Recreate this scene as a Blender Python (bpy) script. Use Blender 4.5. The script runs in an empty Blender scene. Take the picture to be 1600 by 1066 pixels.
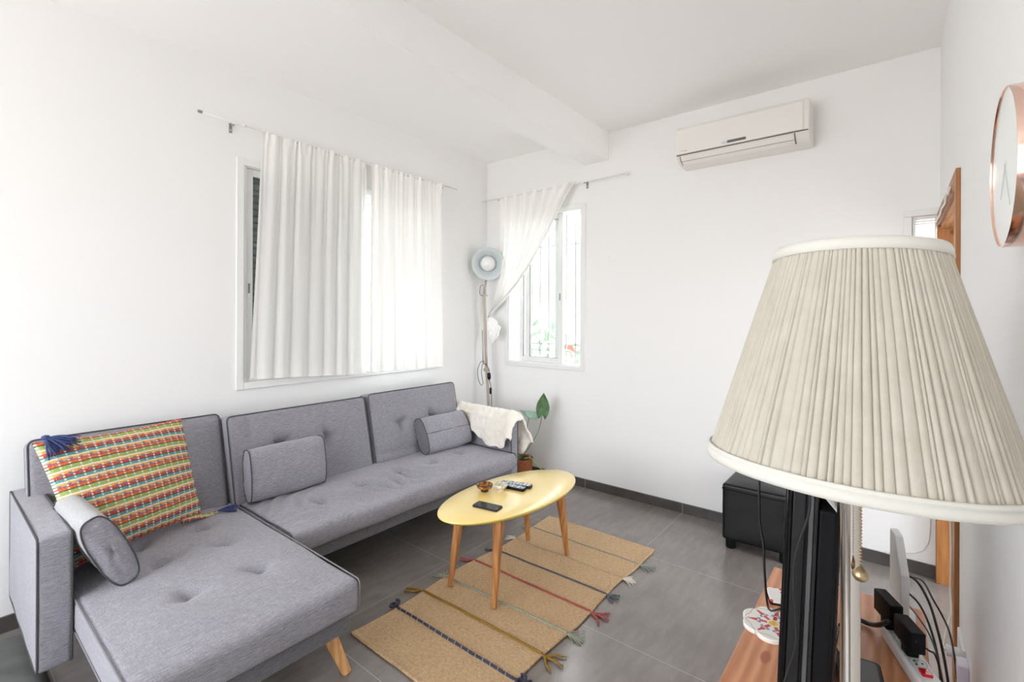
import bpy, bmesh, math, random
from mathutils import Vector, Matrix, noise
random.seed(11)
PI = math.pi
sc = bpy.context.scene
col = sc.collection

# ------------------------------------------------------------------ camera
FPX, CYPX, YAW, ROLL, CAMH = 747.03, 492.72, math.radians(38.6958), math.radians(.22113), 1.42
cam_d = bpy.data.cameras.new('camera'); cam = bpy.data.objects.new('camera', cam_d); col.objects.link(cam)
cam_d.sensor_fit = 'HORIZONTAL'; cam_d.sensor_width = 36.0
cam_d.lens = FPX / 1600 * 36
cam_d.shift_y = (CYPX - 533) / 1600
cam_d.clip_start = .02
cy_, sy_, cr_, sr_ = math.cos(YAW), math.sin(YAW), math.cos(ROLL), math.sin(ROLL)
rows = []
axes = [(sy_, 0, cy_), (-cy_, 0, sy_), (0, -1, 0)]       # world X, Y, Z in camera space (right, down, forward)
axes = [(cr_*a - sr_*b, sr_*a + cr_*b, c) for a, b, c in axes]
right = Vector([a[0] for a in axes]); down = Vector([a[1] for a in axes]); fwd = Vector([a[2] for a in axes])
m = Matrix.Identity(4)
for i in range(3):
    m[i][0] = right[i]; m[i][1] = -down[i]; m[i][2] = -fwd[i]
m.translation = (0, 0, CAMH)
cam.matrix_world = m
sc.camera = cam

# ------------------------------------------------------------------ daylight
world = bpy.data.worlds.new('sky'); sc.world = world; world.use_nodes = True
wn = world.node_tree.nodes; wl = world.node_tree.links; wn.clear()
wo = wn.new('ShaderNodeOutputWorld'); wb = wn.new('ShaderNodeBackground')
wt = wn.new('ShaderNodeTexCoord'); ws = wn.new('ShaderNodeSeparateXYZ'); wr = wn.new('ShaderNodeValToRGB')
wm = wn.new('ShaderNodeMapRange'); wm.inputs[1].default_value = -1; wm.inputs[2].default_value = 1
wl.new(wt.outputs['Generated'], ws.inputs[0]); wl.new(ws.outputs[2], wm.inputs[0]); wl.new(wm.outputs[0], wr.inputs[0])
e = wr.color_ramp.elements
e[0].position = .44; e[0].color = (.60, .57, .54, 1)
e[1].position = .52; e[1].color = (.93, .96, 1, 1)
e2 = wr.color_ramp.elements.new(1.0); e2.color = (.84, .90, 1, 1)
wl.new(wr.outputs[0], wb.inputs[0]); wb.inputs[1].default_value = 3.0; wl.new(wb.outputs[0], wo.inputs[0])

sc.view_settings.view_transform = 'Standard'; sc.view_settings.look = 'None'
sc.view_settings.gamma = 1; sc.view_settings.use_curve_mapping = False
sc.view_settings.exposure = 1.72
sc.cycles.max_bounces = 14; sc.cycles.diffuse_bounces = 9; sc.cycles.glossy_bounces = 5
sc.cycles.transmission_bounces = 8; sc.cycles.transparent_max_bounces = 12
sc.cycles.sample_clamp_indirect = 6

X0, XF, YL, YR, ZC = -1.9, 3.47, 3.095, -.189, 2.885

def portal(name, loc, rot, sx, sy):
    d = bpy.data.lights.new(name, 'AREA'); d.shape = 'RECTANGLE'; d.size = sx; d.size_y = sy
    d.cycles.is_portal = True
    o = bpy.data.objects.new(name, d); o.location = loc; o.rotation_euler = rot; col.objects.link(o)
portal('sky_portal', (2.02, YL+.16, 1.66), (-PI/2, 0, 0), 1.6, 1.4)
portal('sky_portal', (XF+.16, 2.43, 1.66), (0, PI/2, 0), 1.4, .86)
portal('sky_portal', (X0-.1, 1.75, 1.52), (0, -PI/2, 0), 2.0, 2.4)
portal('sky_portal', (2.94, YR-1.5, 1.2), (PI/2, 0, 0), 1.3, 2.2)

# ------------------------------------------------------------------ mesh helpers
class MB:
    def __init__(s): s.v = []; s.f = []; s.mi = []; s.uv = None; s.cur = 0
    def add(s, vs, fs, T=None):
        b = len(s.v)
        s.v += [tuple(T @ Vector(p)) if T is not None else tuple(p) for p in vs]
        s.f += [tuple(b+i for i in f) for f in fs]; s.mi += [s.cur]*len(fs)
        return s
    def box(s, x0, x1, y0, y1, z0, z1, T=None):
        vs = [(x, y, z) for x in (x0, x1) for y in (y0, y1) for z in (z0, z1)]
        fs = [(0,1,3,2), (4,6,7,5), (0,4,5,1), (2,3,7,6), (0,2,6,4), (1,5,7,3)]
        return s.add(vs, fs, T)
    def tube(s, path, r, seg=8, closed=False, T=None, caps=True, twist=0):
        P = [Vector(p) for p in path]; n = len(P)
        R = r if callable(r) else (lambda t: r)
        vs = []; fs = []; up = None
        for i in range(n):
            a = P[(i-1) % n] if (closed or i > 0) else P[i]
            b = P[(i+1) % n] if (closed or i < n-1) else P[i]
            t = (b-a); t = t.normalized() if t.length > 1e-9 else Vector((0,0,1))
            if up is None:
                up = Vector((0,0,1)) if abs(t.z) < .9 else Vector((1,0,0))
            up = (up - t*up.dot(t))
            up = up.normalized() if up.length > 1e-6 else t.orthogonal().normalized()
            q = t.cross(up)
            rr = R(i/max(1, n-1))
            for k in range(seg):
                an = 2*PI*k/seg + twist*i
                vs.append(P[i] + up*math.cos(an)*rr + q*math.sin(an)*rr)
        for i in range(n if closed else n-1):
            j = (i+1) % n
            for k in range(seg):
                l = (k+1) % seg
                fs.append((i*seg+k, i*seg+l, j*seg+l, j*seg+k))
        if caps and not closed:
            fs.append(tuple(reversed(range(seg)))); fs.append(tuple((n-1)*seg+k for k in range(seg)))
        return s.add(vs, fs, T)
    def lathe(s, prof, seg=32, T=None, rf=None):
        vs = []; fs = []; n = len(prof)
        for i, (r, z) in enumerate(prof):
            for k in range(seg):
                a = 2*PI*k/seg; rr = r*(rf(a, z) if rf else 1)
                vs.append((rr*math.cos(a), rr*math.sin(a), z))
        for i in range(n-1):
            for k in range(seg):
                l = (k+1) % seg
                fs.append((i*seg+k, i*seg+l, (i+1)*seg+l, (i+1)*seg+k))
        return s.add(vs, fs, T)
    def grid(s, fn, nu, nv, T=None):
        vs = [fn(i/nu, j/nv) for j in range(nv+1) for i in range(nu+1)]
        fs = [(j*(nu+1)+i, j*(nu+1)+i+1, (j+1)*(nu+1)+i+1, (j+1)*(nu+1)+i) for j in range(nv) for i in range(nu)]
        return s.add(vs, fs, T)
    def prism(s, outline, h0, h1, T=None):          # outline in xy, extruded in z
        n = len(outline)
        vs = [(x, y, h0) for x, y in outline] + [(x, y, h1) for x, y in outline]
        fs = [tuple(reversed(range(n))), tuple(range(n, 2*n))] + [(i, (i+1) % n, n+(i+1) % n, n+i) for i in range(n)]
        return s.add(vs, fs, T)
    def build(s, name, mat, parent=None, smooth=False, bevel=0, solid=0, merge=False, angle=None, loc=None):
        me = bpy.data.meshes.new(name); me.from_pydata(s.v, [], s.f)
        mats = mat if isinstance(mat, (list, tuple)) else [mat]
        for mm in mats: me.materials.append(mm)
        if len(mats) > 1: me.polygons.foreach_set('material_index', s.mi)
        bm = bmesh.new(); bm.from_mesh(me)
        if merge: bmesh.ops.remove_doubles(bm, verts=bm.verts, dist=1e-5)
        bmesh.ops.recalc_face_normals(bm, faces=bm.faces); bm.to_mesh(me); bm.free()
        if smooth: me.polygons.foreach_set('use_smooth', [True]*len(me.polygons))
        if smooth and angle: me.set_sharp_from_angle(angle=math.radians(angle))
        me.update()
        o = bpy.data.objects.new(name, me); col.objects.link(o)
        if parent is not None:
            o.parent = parent; o.matrix_parent_inverse = parent_inv(parent)
        if solid:
            mo = o.modifiers.new('s', 'SOLIDIFY'); mo.thickness = solid; mo.offset = 0
        if bevel:
            mo = o.modifiers.new('b', 'BEVEL'); mo.width = bevel; mo.segments = 3; mo.limit_method = 'ANGLE'
            me.polygons.foreach_set('use_smooth', [True]*len(me.polygons)); me.set_sharp_from_angle(angle=math.radians(35))
        return o

def parent_inv(p):
    bpy.context.view_layer.update()
    return p.matrix_world.inverted()

def tag(o, label=None, cat=None, group=None, kind=None):
    if label: o['label'] = label
    if cat: o['category'] = cat
    if group: o['group'] = group
    if kind: o['kind'] = kind
    return o
def thing(name, loc, label, cat, group=None):
    o = bpy.data.objects.new(name, None); o.empty_display_size = .05; o.location = loc; col.objects.link(o)
    return tag(o, label, cat, group)
def struct(o): o['kind'] = 'structure'; return o
def sempty(name, loc):
    o = bpy.data.objects.new(name, None); o.location = loc; col.objects.link(o); return struct(o)

def spline(pts, n=8, closed=False):
    P = [Vector(p) for p in pts]; out = []; m_ = len(P)
    rng = range(m_ if closed else m_-1)
    for i in rng:
        p0 = P[(i-1) % m_] if (closed or i > 0) else P[i]
        p1 = P[i]; p2 = P[(i+1) % m_]
        p3 = P[(i+2) % m_] if (closed or i < m_-2) else p2
        for k in range(n):
            t = k/n
            out.append(.5*((2*p1)+(p2-p0)*t+(2*p0-5*p1+4*p2-p3)*t*t+(3*p1-p0-3*p2+p3)*t**3))
    if not closed: out.append(P[-1])
    return out
def lerp(a, b, t): return a+(b-a)*t
def sstep(a, b, t):
    t = min(1, max(0, (t-a)/(b-a))); return t*t*(3-2*t)
def nz(x, y, z=0.0): return noise.noise(Vector((x, y, z)))

def rbox(mb, x0, x1, y0, y1, z0, z1, r, step, disp=None, T=None):
    """rounded box built from six grids, with an optional displacement of every point"""
    c = Vector(((x0+x1)/2, (y0+y1)/2, (z0+z1)/2)); h = Vector(((x1-x0)/2, (y1-y0)/2, (z1-z0)/2))
    def coords(hh):
        n = max(1, int(round((2*hh-2*r)/step)))
        inner = [-hh+r+(2*hh-2*r)*i/n for i in range(n+1)]
        ed = [r*(1-math.cos(a)) for a in (0, .35, .75, 1.15)]
        pts = sorted(set([round(-hh+q, 6) for q in [r*.0, r*.15, r*.4, r*.7]] + [round(q, 6) for q in inner] + [round(hh-q, 6) for q in [r*.0, r*.15, r*.4, r*.7]]))
        return pts
    cs = [coords(h[i]) for i in range(3)]
    def mp(p):
        q = Vector([max(-h[i]+r, min(h[i]-r, p[i])) for i in range(3)])
        d = p-q
        # spherify corners
        if d.length > 1e-9: d = d.normalized()*r
        w = c+q+d
        if disp: w = disp(w)
        return w
    for ax in range(3):
        a, b = (ax+1) % 3, (ax+2) % 3
        for sgn in (-1, 1):
            A, B = cs[a], cs[b]; vs = []; 
            for vb in B:
                for va in A:
                    p = Vector((0, 0, 0)); p[ax] = sgn*h[ax]; p[a] = va; p[b] = vb; vs.append(mp(p))
            na = len(A); fs = []
            for j in range(len(B)-1):
                for i in range(na-1):
                    q = (j*na+i, j*na+i+1, (j+1)*na+i+1, (j+1)*na+i)
                    fs.append(q if sgn > 0 else tuple(reversed(q)))
            mb.add(vs, fs, T)

def rrect(w0, w1, h0, h1, r, n=5):
    pts = []
    for cx, cy, a0 in ((w1-r, h1-r, 0), (w0+r, h1-r, 90), (w0+r, h0+r, 180), (w1-r, h0+r, 270)):
        for k in range(n+1):
            a = math.radians(a0+90*k/n); pts.append((cx+r*math.cos(a), cy+r*math.sin(a)))
    return pts
def densify(pts, step, closed=True):
    out = []; n = len(pts)
    for i in range(n if closed else n-1):
        a = Vector(pts[i]); b = Vector(pts[(i+1) % n]); k = max(1, int((b-a).length/step))
        out += [a.lerp(b, t/k) for t in range(k)]
    if not closed: out.append(Vector(pts[-1]))
    return out

# ------------------------------------------------------------------ material helpers
class G:
    def __init__(s, name):
        s.m = bpy.data.materials.new(name); s.m.use_nodes = True; s.t = s.m.node_tree; s.t.nodes.clear()
        s.out = s.t.nodes.new('ShaderNodeOutputMaterial')
    def n(s, typ, ins=None, **props):
        nd = s.t.nodes.new('ShaderNode'+typ)
        for k, v in props.items(): setattr(nd, k, v)
        for k, v in (ins or {}).items():
            if hasattr(v, 'is_output') or isinstance(v, bpy.types.NodeSocket): s.t.links.new(v, nd.inputs[k])
            else: nd.inputs[k].default_value = v
        return nd
    def math(s, op, a, b=None, c=None):
        ins = {0: a}
        if b is not None: ins[1] = b
        if c is not None: ins[2] = c
        return s.n('Math', ins, operation=op).outputs[0]
    def ramp(s, fac, stops, interp='LINEAR'):
        r = s.n('ValToRGB', {0: fac}); cr = r.color_ramp; cr.interpolation = interp
        while len(cr.elements) > 1: cr.elements.remove(cr.elements[-1])
        cr.elements[0].position = stops[0][0]; cr.elements[0].color = (*stops[0][1], 1)
        for p, c_ in stops[1:]:
            el = cr.elements.new(p); el.color = (*c_, 1)
        return r.outputs[0]
    def mix(s, f, a, b, mode='MIX'):
        nd = s.n('Mix', {0: f}, data_type='RGBA', blend_type=mode)
        for k, v in ((6, a), (7, b)):
            if isinstance(v, bpy.types.NodeSocket): s.t.links.new(v, nd.inputs[k])
            else: nd.inputs[k].default_value = (*v, 1) if len(v) == 3 else v
        return nd.outputs[2]
    def coord(s, which='Object', scale=(1,1,1), rot=(0,0,0)):
        tc = s.n('TexCoord'); mp = s.n('Mapping', {0: tc.outputs[which], 'Scale': scale, 'Rotation': rot}); return mp.outputs[0]
    def noise(s, vec, scale=5, detail=3, rough=.5): return s.n('TexNoise', {'Vector': vec, 'Scale': scale, 'Detail': detail, 'Roughness': rough}).outputs[0]
    def bump(s, h, strength=.3, dist=.002): return s.n('Bump', {'Height': h, 'Strength': strength, 'Distance': dist}).outputs[0]
    def bsdf(s, color, rough=.6, metal=0, normal=None, **kw):
        ins = {'Roughness': rough, 'Metallic': metal}
        p = s.n('BsdfPrincipled', ins)
        if isinstance(color, bpy.types.NodeSocket): s.t.links.new(color, p.inputs[0])
        else: p.inputs[0].default_value = (*color, 1)
        if normal is not None: s.t.links.new(normal, p.inputs['Normal'])
        for k, v in kw.items():
            k = k.replace('_', ' ')
            if isinstance(v, bpy.types.NodeSocket): s.t.links.new(v, p.inputs[k])
            else: p.inputs[k].default_value = v
        return p.outputs[0]
    def done(s, sh): s.t.links.new(sh, s.out.inputs[0]); return s.m

def srgb(r, g, b):
    f = lambda c: (c/255/12.92) if c/255 <= .04045 else ((c/255+.055)/1.055)**2.4
    return (f(r), f(g), f(b))
def simple(name, c, rough=.5, metal=0, **kw):
    g = G(name); return g.done(g.bsdf(c, rough, metal, **kw))

# plaster
g = G('white_plaster'); v = g.coord('Object')
MW = g.done(g.bsdf((.845, .845, .84), .85, normal=g.bump(g.noise(v, 60, 5, .6), .12, .002)))
g = G('ceiling_paint'); v = g.coord('Object')
MC = g.done(g.bsdf((.93, .925, .92), .9, normal=g.bump(g.noise(v, 40, 4, .6), .1, .002)))
# floor tiles
g = G('grey_floor_tile'); tc = g.n('TexCoord'); sp = g.n('SeparateXYZ', {0: tc.outputs['Object']})
def grout(axis, off, per, w):
    f = g.math('FRACT', g.math('DIVIDE', g.math('SUBTRACT', sp.outputs[axis], off-20*per), per))
    d = g.math('MINIMUM', f, g.math('SUBTRACT', 1.0, f))
    return g.math('LESS_THAN', d, w/per)
gm = g.math('MAXIMUM', grout(0, 1.92, .79, .0013), grout(1, 1.19, .80, .0013))
v = g.coord('Object'); n1 = g.noise(v, 2.2, 6, .62); n2 = g.noise(g.coord('Object', (2, 9, 1), (0, 0, .5)), 3, 5, .6)
mixn = g.math('ADD', g.math('MULTIPLY', n1, .65), g.math('MULTIPLY', n2, .35))
cc = g.ramp(mixn, [(.3, (.155, .137, .126)), (.5, (.210, .189, .175)), (.72, (.285, .26, .242))])
cc = g.mix(gm, cc, (.38, .37, .35))
rg = .215
MF = g.done(g.bsdf(cc, rg, normal=g.bump(g.math('ADD', g.math('MULTIPLY', g.noise(v, 90, 4), .02), g.math('MULTIPLY', gm, -1)), .05, .001), Specular_IOR_Level=.8))
g = G('dark_skirting_tile'); tc = g.n('TexCoord'); sp = g.n('SeparateXYZ', {0: tc.outputs['Object']})
gm = g.math('MAXIMUM', grout(0, 1.92, .79, .0015), grout(1, 1.19, .80, .0015)); v = g.coord('Object')
MB_ = g.done(g.bsdf(g.mix(gm, g.ramp(g.noise(v, 12, 4), [(.3, (.055, .048, .044)), (.7, (.085, .075, .07))]), (.36, .35, .33)), .4))

def heather(name, dark, light, rotz=0.0, streak=(34, 430, 430)):
    g = G(name); v = g.coord('Object', streak, (0, 0, rotz)); w = g.coord('Object', (streak[1], streak[0], streak[2]*.6), (0, 0, rotz))
    a = g.noise(v, 1, 3, .7); b = g.noise(w, 1, 2, .6); bl = g.noise(g.coord('Object'), 6, 3)
    s_ = g.math('ADD', g.math('MULTIPLY', a, .7), g.math('MULTIPLY', b, .3))
    c = g.ramp(s_, [(.30, dark), (.5, tuple((x+y)/2*.93 for x, y in zip(dark, light))), (.70, light)])
    c = g.mix(g.math('MULTIPLY', bl, .25), c, dark)
    fine = g.noise(g.coord('Object'), 420, 2)
    return g.done(g.bsdf(c, .92, normal=g.bump(g.math('ADD', s_, fine), .35, .0012), Sheen_Weight=.25, Sheen_Roughness=.5))
MSO = heather('grey_heather_cloth', (.15, .145, .168), (.48, .466, .52), .25)
MSOB = heather('grey_heather_back_cloth', (.145, .14, .162), (.43, .417, .465), 0, (34, 400, 400))
MLG = heather('light_grey_heather_cloth', (.30, .30, .31), (.54, .54, .55))
MPIP = simple('dark_grey_piping', (.07, .07, .076), .85)
MPIPL = simple('pale_grey_piping', (.20, .20, .21), .85)
MFR = heather('frame_cloth', (.07, .07, .08), (.26, .255, .28), 0, (34, 400, 400))

def wood(name, c0, c1, axis=2, scale=6, rough=.45, knots=None, bumps=.1):
    g = G(name); st = [9, 9, 9]; st[axis] = .7
    v = g.coord('Object', tuple(st)); n_ = g.noise(v, scale, 6, .6)
    st2 = [2.0, 2.0, 2.0]; st2[axis] = .35
    wv = g.n('TexWave', {'Vector': g.coord('Object', tuple(st2)), 'Scale': scale*1.1, 'Distortion': 7.0, 'Detail': 3.0, 'Detail Scale': 1.2}, wave_type='BANDS', bands_direction='XYZ'[(axis+1) % 3])
    f = g.math('ADD', g.math('MULTIPLY', n_, .65), g.math('MULTIPLY', wv.outputs[1], .35))
    c = g.ramp(f, [(.25, c0), (.75, c1)])
    for k in (knots or []):
        (kx, ky, kz), (sx, sy, sz), kc = k
        tc = g.n('TexCoord'); mp = g.n('Mapping', {0: tc.outputs['Object'], 'Location': (-kx/sx, -ky/sy, -kz/sz), 'Scale': (1/sx, 1/sy, 1/sz)})
        ln = g.n('VectorMath', {0: mp.outputs[0]}, operation='LENGTH').outputs[1]
        ln = g.math('ADD', ln, g.math('MULTIPLY', g.math('SUBTRACT', n_, .5), .7))
        c = g.mix(g.n('MapRange', {0: ln, 1: .75, 2: 1.1, 3: .8, 4: 0.0}).outputs[0], c, kc)
    return g.done(g.bsdf(c, rough, normal=g.bump(f, bumps, .001)))
MLEG = wood('honey_beech', srgb(158, 102, 54), srgb(196, 140, 84), 2)
MLEG2 = wood('light_beech', srgb(206, 150, 92), srgb(236, 186, 130), 2)
MPINE = wood('orange_pine', srgb(146, 92, 44), srgb(182, 126, 72), 2, 5, .45, [((3.43, -.235, 1.865), (.04, .014, .02), srgb(95, 48, 22))])
MPINEX = wood('orange_pine_head', srgb(158, 108, 66), srgb(190, 142, 98), 0, 5, .5)
MBEN = wood('reddish_pine_veneer', srgb(190, 122, 80), srgb(222, 160, 118), 0, 4, .33, [((1.515, .285, .45), (.034, .014, .02), srgb(168, 84, 56))], .04)

MWH = simple('white_painted_aluminium', (.80, .81, .80), .35)
MWHW = simple('white_plastic', (.84, .85, .85), .35)
MWHD = simple('grey_seal', (.25, .26, .26), .5)
MBLK = simple('black_plastic', (.005, .005, .0055), .35, Specular_IOR_Level=.25)
MBLKM = simple('matte_black_plastic', (.005, .005, .006), .55, Specular_IOR_Level=.15)
MBLKG = simple('glossy_black_plastic', (.003, .003, .0035), .12, Specular_IOR_Level=.3)
MGRYP = simple('dark_grey_plastic', (.017, .017, .018), .4, Specular_IOR_Level=.25)
MGRL = simple('mid_grey_plastic', (.085, .085, .088), .4)
MBKT = simple('dull_grey_metal', (.26, .26, .25), .5)
MCAB = simple('black_cable', (.01, .01, .011), .45)
MCABW = simple('white_cable', (.75, .74, .70), .5)
MSTEEL = simple('polished_nickel', (.56, .52, .47), .12, 1.0)
MSTL2 = simple('brushed_steel', (.55, .52, .48), .35, 1.0)
MBRASS = simple('aged_brass', (.42, .32, .19), .35, 1.0)
MCOP = simple('rose_copper', (.86, .60, .50), .16, 1.0)
g = G('black_leather'); vo = g.n('TexVoronoi', {'Vector': g.coord('Object'), 'Scale': 260.0}).outputs[0]
MLEA = g.done(g.bsdf((.004, .004, .0045), .36, Specular_IOR_Level=.3, normal=g.bump(g.math('ADD', vo, g.math('MULTIPLY', g.noise(g.coord('Object'), 9, 3), 2.0)), .18, .0015)))
g = G('window_glass')
fr = g.n('Fresnel', {'IOR': 1.5}).outputs[0]
MGL = g.done(g.n('MixShader', {0: fr, 1: g.n('BsdfTransparent', {0: (.96, .98, .97, 1)}).outputs[0], 2: g.n('BsdfGlossy', {'Roughness': .02}).outputs[0]}).outputs[0])
def sheer(name, c, trans=.55, thru=.06, scale=900):
    g = G(name); v = g.coord('Object', (1, 1, 1)); nn = g.noise(g.coord('Object', (40, 40, 600)), 1, 2)
    nb = g.bump(g.noise(g.coord('Object', (700, 700, 700)), 1, 2), .1, .001)
    d = g.bsdf(c, .9, normal=nb); t = g.n('BsdfTranslucent', {0: (*c, 1)}).outputs[0]
    a = g.n('MixShader', {0: trans, 1: d, 2: t}).outputs[0]
    return g.done(g.n('MixShader', {0: thru, 1: a, 2: g.n('BsdfTransparent').outputs[0]}).outputs[0])
MCUR = sheer('white_cotton_curtain', (.94, .935, .92), .30, .0)
MCUR2 = sheer('sheer_white_curtain', (.94, .935, .92), .05, .0)
MCUR3 = sheer('thin_white_voile', (.94, .935, .92), .11, .015)

# ------------------------------------------------------------------ room shell
def wall_holes(name, axis, at, thick, a0, a1, z0, z1, holes, mat):
    """axis 'x': the wall lies in the plane x=at and spans a in y; axis 'y': plane y=at spanning a in x. thick is signed"""
    mb = MB()
    As = sorted(set([a0, a1]+[h[0] for h in holes]+[h[1] for h in holes])); Zs = sorted(set([z0, z1]+[h[2] for h in holes]+[h[3] for h in holes]))
    def solid(i, j):
        ca, cz = (As[i]+As[i+1])/2, (Zs[j]+Zs[j+1])/2
        return not any(h[0] < ca < h[1] and h[2] < cz < h[3] for h in holes)
    A, B = at, at+thick
    def P(a, z, d): return (d, a, z) if axis == 'x' else (a, d, z)
    def q(*p): mb.add(p, [(0, 1, 2, 3)])
    ni, nj = len(As)-1, len(Zs)-1
    for i in range(ni):
        for j in range(nj):
            if not solid(i, j): continue
            l, r, b, t = As[i], As[i+1], Zs[j], Zs[j+1]
            for d in (A, B): q(P(l, b, d), P(r, b, d), P(r, t, d), P(l, t, d))
            if i == 0 or not solid(i-1, j): q(P(l, b, A), P(l, t, A), P(l, t, B), P(l, b, B))
            if i == ni-1 or not solid(i+1, j): q(P(r, b, A), P(r, t, A), P(r, t, B), P(r, b, B))
            if j == 0 or not solid(i, j-1): q(P(l, b, A), P(r, b, A), P(r, b, B), P(l, b, B))
            if j == nj-1 or not solid(i, j+1): q(P(l, t, A), P(r, t, A), P(r, t, B), P(l, t, B))
    return struct(mb.build(name, mat, merge=True))

struct(MB().box(X0-.2, XF+.2, YR-1.75, YL+.2, -.15, 0).build('floor', MF))
struct(MB().box(X0-.2, XF+.2, YR-1.75, YL+.2, ZC, ZC+.15).build('ceiling', MC))
W1 = (1.245, 2.80, .985, 2.34)
W2 = (2.035, 2.83, .985, 2.325)
W3 = (-.183, -.075, 1.05, 1.975)
wall_holes('wall_left', 'y', YL, .2, X0-.2, XF+.2, 0, ZC, [W1], MW)
wall_holes('wall_far', 'x', XF, .2, YR-1.75, YL, 0, ZC, [W2, W3], MW)
DX0, DX1, DZ = 2.49, 3.42, 1.905
wall_holes('wall_right', 'y', YR, -.11, X0, XF, 0, ZC, [(DX0, DX1, 0, DZ)], MW)
wall_holes('wall_rear', 'x', X0, -.2, YR, YL, 0, ZC, [(.6, 2.9, .6, 2.45)], MW)  # opening behind the camera is unseen, added and sized for daylight
wall_holes('wall_hall', 'y', YR-1.55, -.15, 1.2, XF, 0, ZC, [(2.3, 3.4, .1, 2.3)], MW)  # unseen hall wall, its opening added to let light in
struct(MB().box(1.1, 1.2, YR-1.7, YR-.11, 0, ZC).build('wall_hall_side', MW))
# beam under the ceiling, running to the far wall
struct(MB().box(X0, XF, 1.795, 2.012, 2.665, ZC).build('ceiling_beam', MC))
# skirting
struct(MB().box(X0, XF, YL-.013, YL, 0, .07).build('baseboard_left', MB_))
struct(MB().box(XF-.013, XF, YR+.0, YL-.013, 0, .068).build('baseboard_far', MB_))
struct(MB().box(X0, 2.41, YR, YR+.013, 0, .068).build('baseboard_right', MB_))
# painted cover panel low on the far wall, rounded bottom corner
o = MB()
pts = [(.40, .03), (.05, .03), (-.09, .065), (-.125, .09), (-.148, .14), (-.155, .22), (-.157, .62), (.40, .62)]
T = Matrix(((0, 0, 1, XF-.012), (1, 0, 0, 0), (0, 1, 0, 0), (0, 0, 0, 1)))
o.prism([(a, b+.045) for a, b in pts], 0, .012, T)
struct(o.build('trim_1', MW, bevel=.003))
# round plastered-over socket disc on the far wall
T = Matrix.Translation((XF, 1.757, 1.885)) @ Matrix.Rotation(-PI/2, 4, 'Y')
struct(MB().lathe([(.001, .004), (.030, .004), (.034, .002), (.035, 0)], 32, T).build('trim_2', MW, smooth=True))

# ------------------------------------------------------------------ windows
def frame_ring(mb, f, a0, a1, z0, z1, w, d0, d1):
    """rectangular ring; f(a,z,d)->xyz"""
    for (p, q, r, s_) in ((a0, a0+w, z0, z1), (a1-w, a1, z0, z1), (a0+w, a1-w, z0, z0+w), (a0+w, a1-w, z1-w, z1)):
        vs = [f(a, z, d) for a in (p, q) for z in (r, s_) for d in (d0, d1)]
        mb.add(vs, [(0,1,3,2), (4,6,7,5), (0,4,5,1), (2,3,7,6), (0,2,6,4), (1,5,7,3)])
def fy(a, z, d): return (a, YL+d, z)     # d positive = outwards
def fx(a, z, d): return (XF+d, a, z)
def bx_(mb, f, a0, a1, z0, z1, d0, d1):
    vs = [f(a, z, d) for a in (a0, a1) for z in (z0, z1) for d in (d0, d1)]
    mb.add(vs, [(0,1,3,2), (4,6,7,5), (0,4,5,1), (2,3,7,6), (0,2,6,4), (1,5,7,3)])

w = sempty('window_1', (2.02, YL, .965))
mb = MB(); frame_ring(mb, fy, 1.205, 2.84, .962, 2.367, .042, -.012, .0); mb.build('window_casing', MWH, w, bevel=.003)
mb = MB(); frame_ring(mb, fy, 1.245, 2.80, .985, 2.34, .02, 0, .11); mb.build('window_frame', MWH, w, bevel=.002)
def sash(w, f, a0, a1, z0, z1, d, stile, hs=None, side=1):
    mb = MB(); frame_ring(mb, f, a0, a1, z0, z1, stile, d, d+.03)
    s_ = mb.build('sash', MWH, w, bevel=.003)
    mb = MB(); bx_(mb, f, a0+stile-.005, a1-stile+.005, z0+stile-.005, z1-stile+.005, d+.013, d+.017); mb.build('pane', MGL, s_)
    mb = MB(); frame_ring(mb, f, a0+stile-.004, a1-stile+.004, z0+stile-.004, z1-stile+.004, .006, d+.008, d+.022); mb.build('seal', MWHD, s_)
    if hs:
        mb = MB(); bx_(mb, f, hs-.011, hs+.011, 1.52, 1.63, d-.004, d+.001)
        h = mb.build('handle', MWH, s_, bevel=.003)
        mb = MB(); bx_(mb, f, hs-.006, hs+.006, 1.55, 1.61, d-.0055, d-.003); mb.build('handle_recess', MBKT, s_)
    return s_
sash(w, fy, 1.266, 2.06, 1.005, 2.32, .02, .045, 1.287)
sash(w, fy, 2.02, 2.78, 1.005, 2.32, .06, .045)
mb = MB()
for k in range(32):                                   # roller shutter lowered behind the left sash
    z = 1.0+k*.042
    mb.tube([(1.27, YL+.128, z+.02), (2.04, YL+.128, z+.02)], .021, 8)
sh = mb.build('roller_shutter', simple('grey_green_shutter', (.42, .46, .44), .5), w, smooth=True)
mb = MB(); mb.box(1.25, 2.79, YL+.115, YL+.195, 2.30, 2.34); mb.build('shutter_box', MWH, w)

w = sempty('window_2', (XF, 2.43, .96))
mb = MB(); frame_ring(mb, fx, 1.997, 2.862, .957, 2.354, .036, -.012, 0); mb.build('window_casing', MWH, w, bevel=.003)
mb = MB(); frame_ring(mb, fx, 2.035, 2.83, .985, 2.325, .018, 0, .11); mb.build('window_frame', MWH, w, bevel=.002)
sash(w, fx, 2.30, 2.735, 1.003, 2.305, .055, .04)
sash(w, fx, 2.235, 2.64, 1.003, 2.305, .018, .045, 2.262)
bars = MB()
for k in range(8):
    y = 2.09+k*.095; bars.tube([(XF+.15, y, .99), (XF+.15, y, 2.32)], .006, 8)
for z in (1.10, 1.16, 2.05): bars.tube([(XF+.15, 2.04, z), (XF+.15, 2.83, z)], .005, 8)
bars.build('window_bars', MBKT, w, smooth=True, angle=40)

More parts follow.
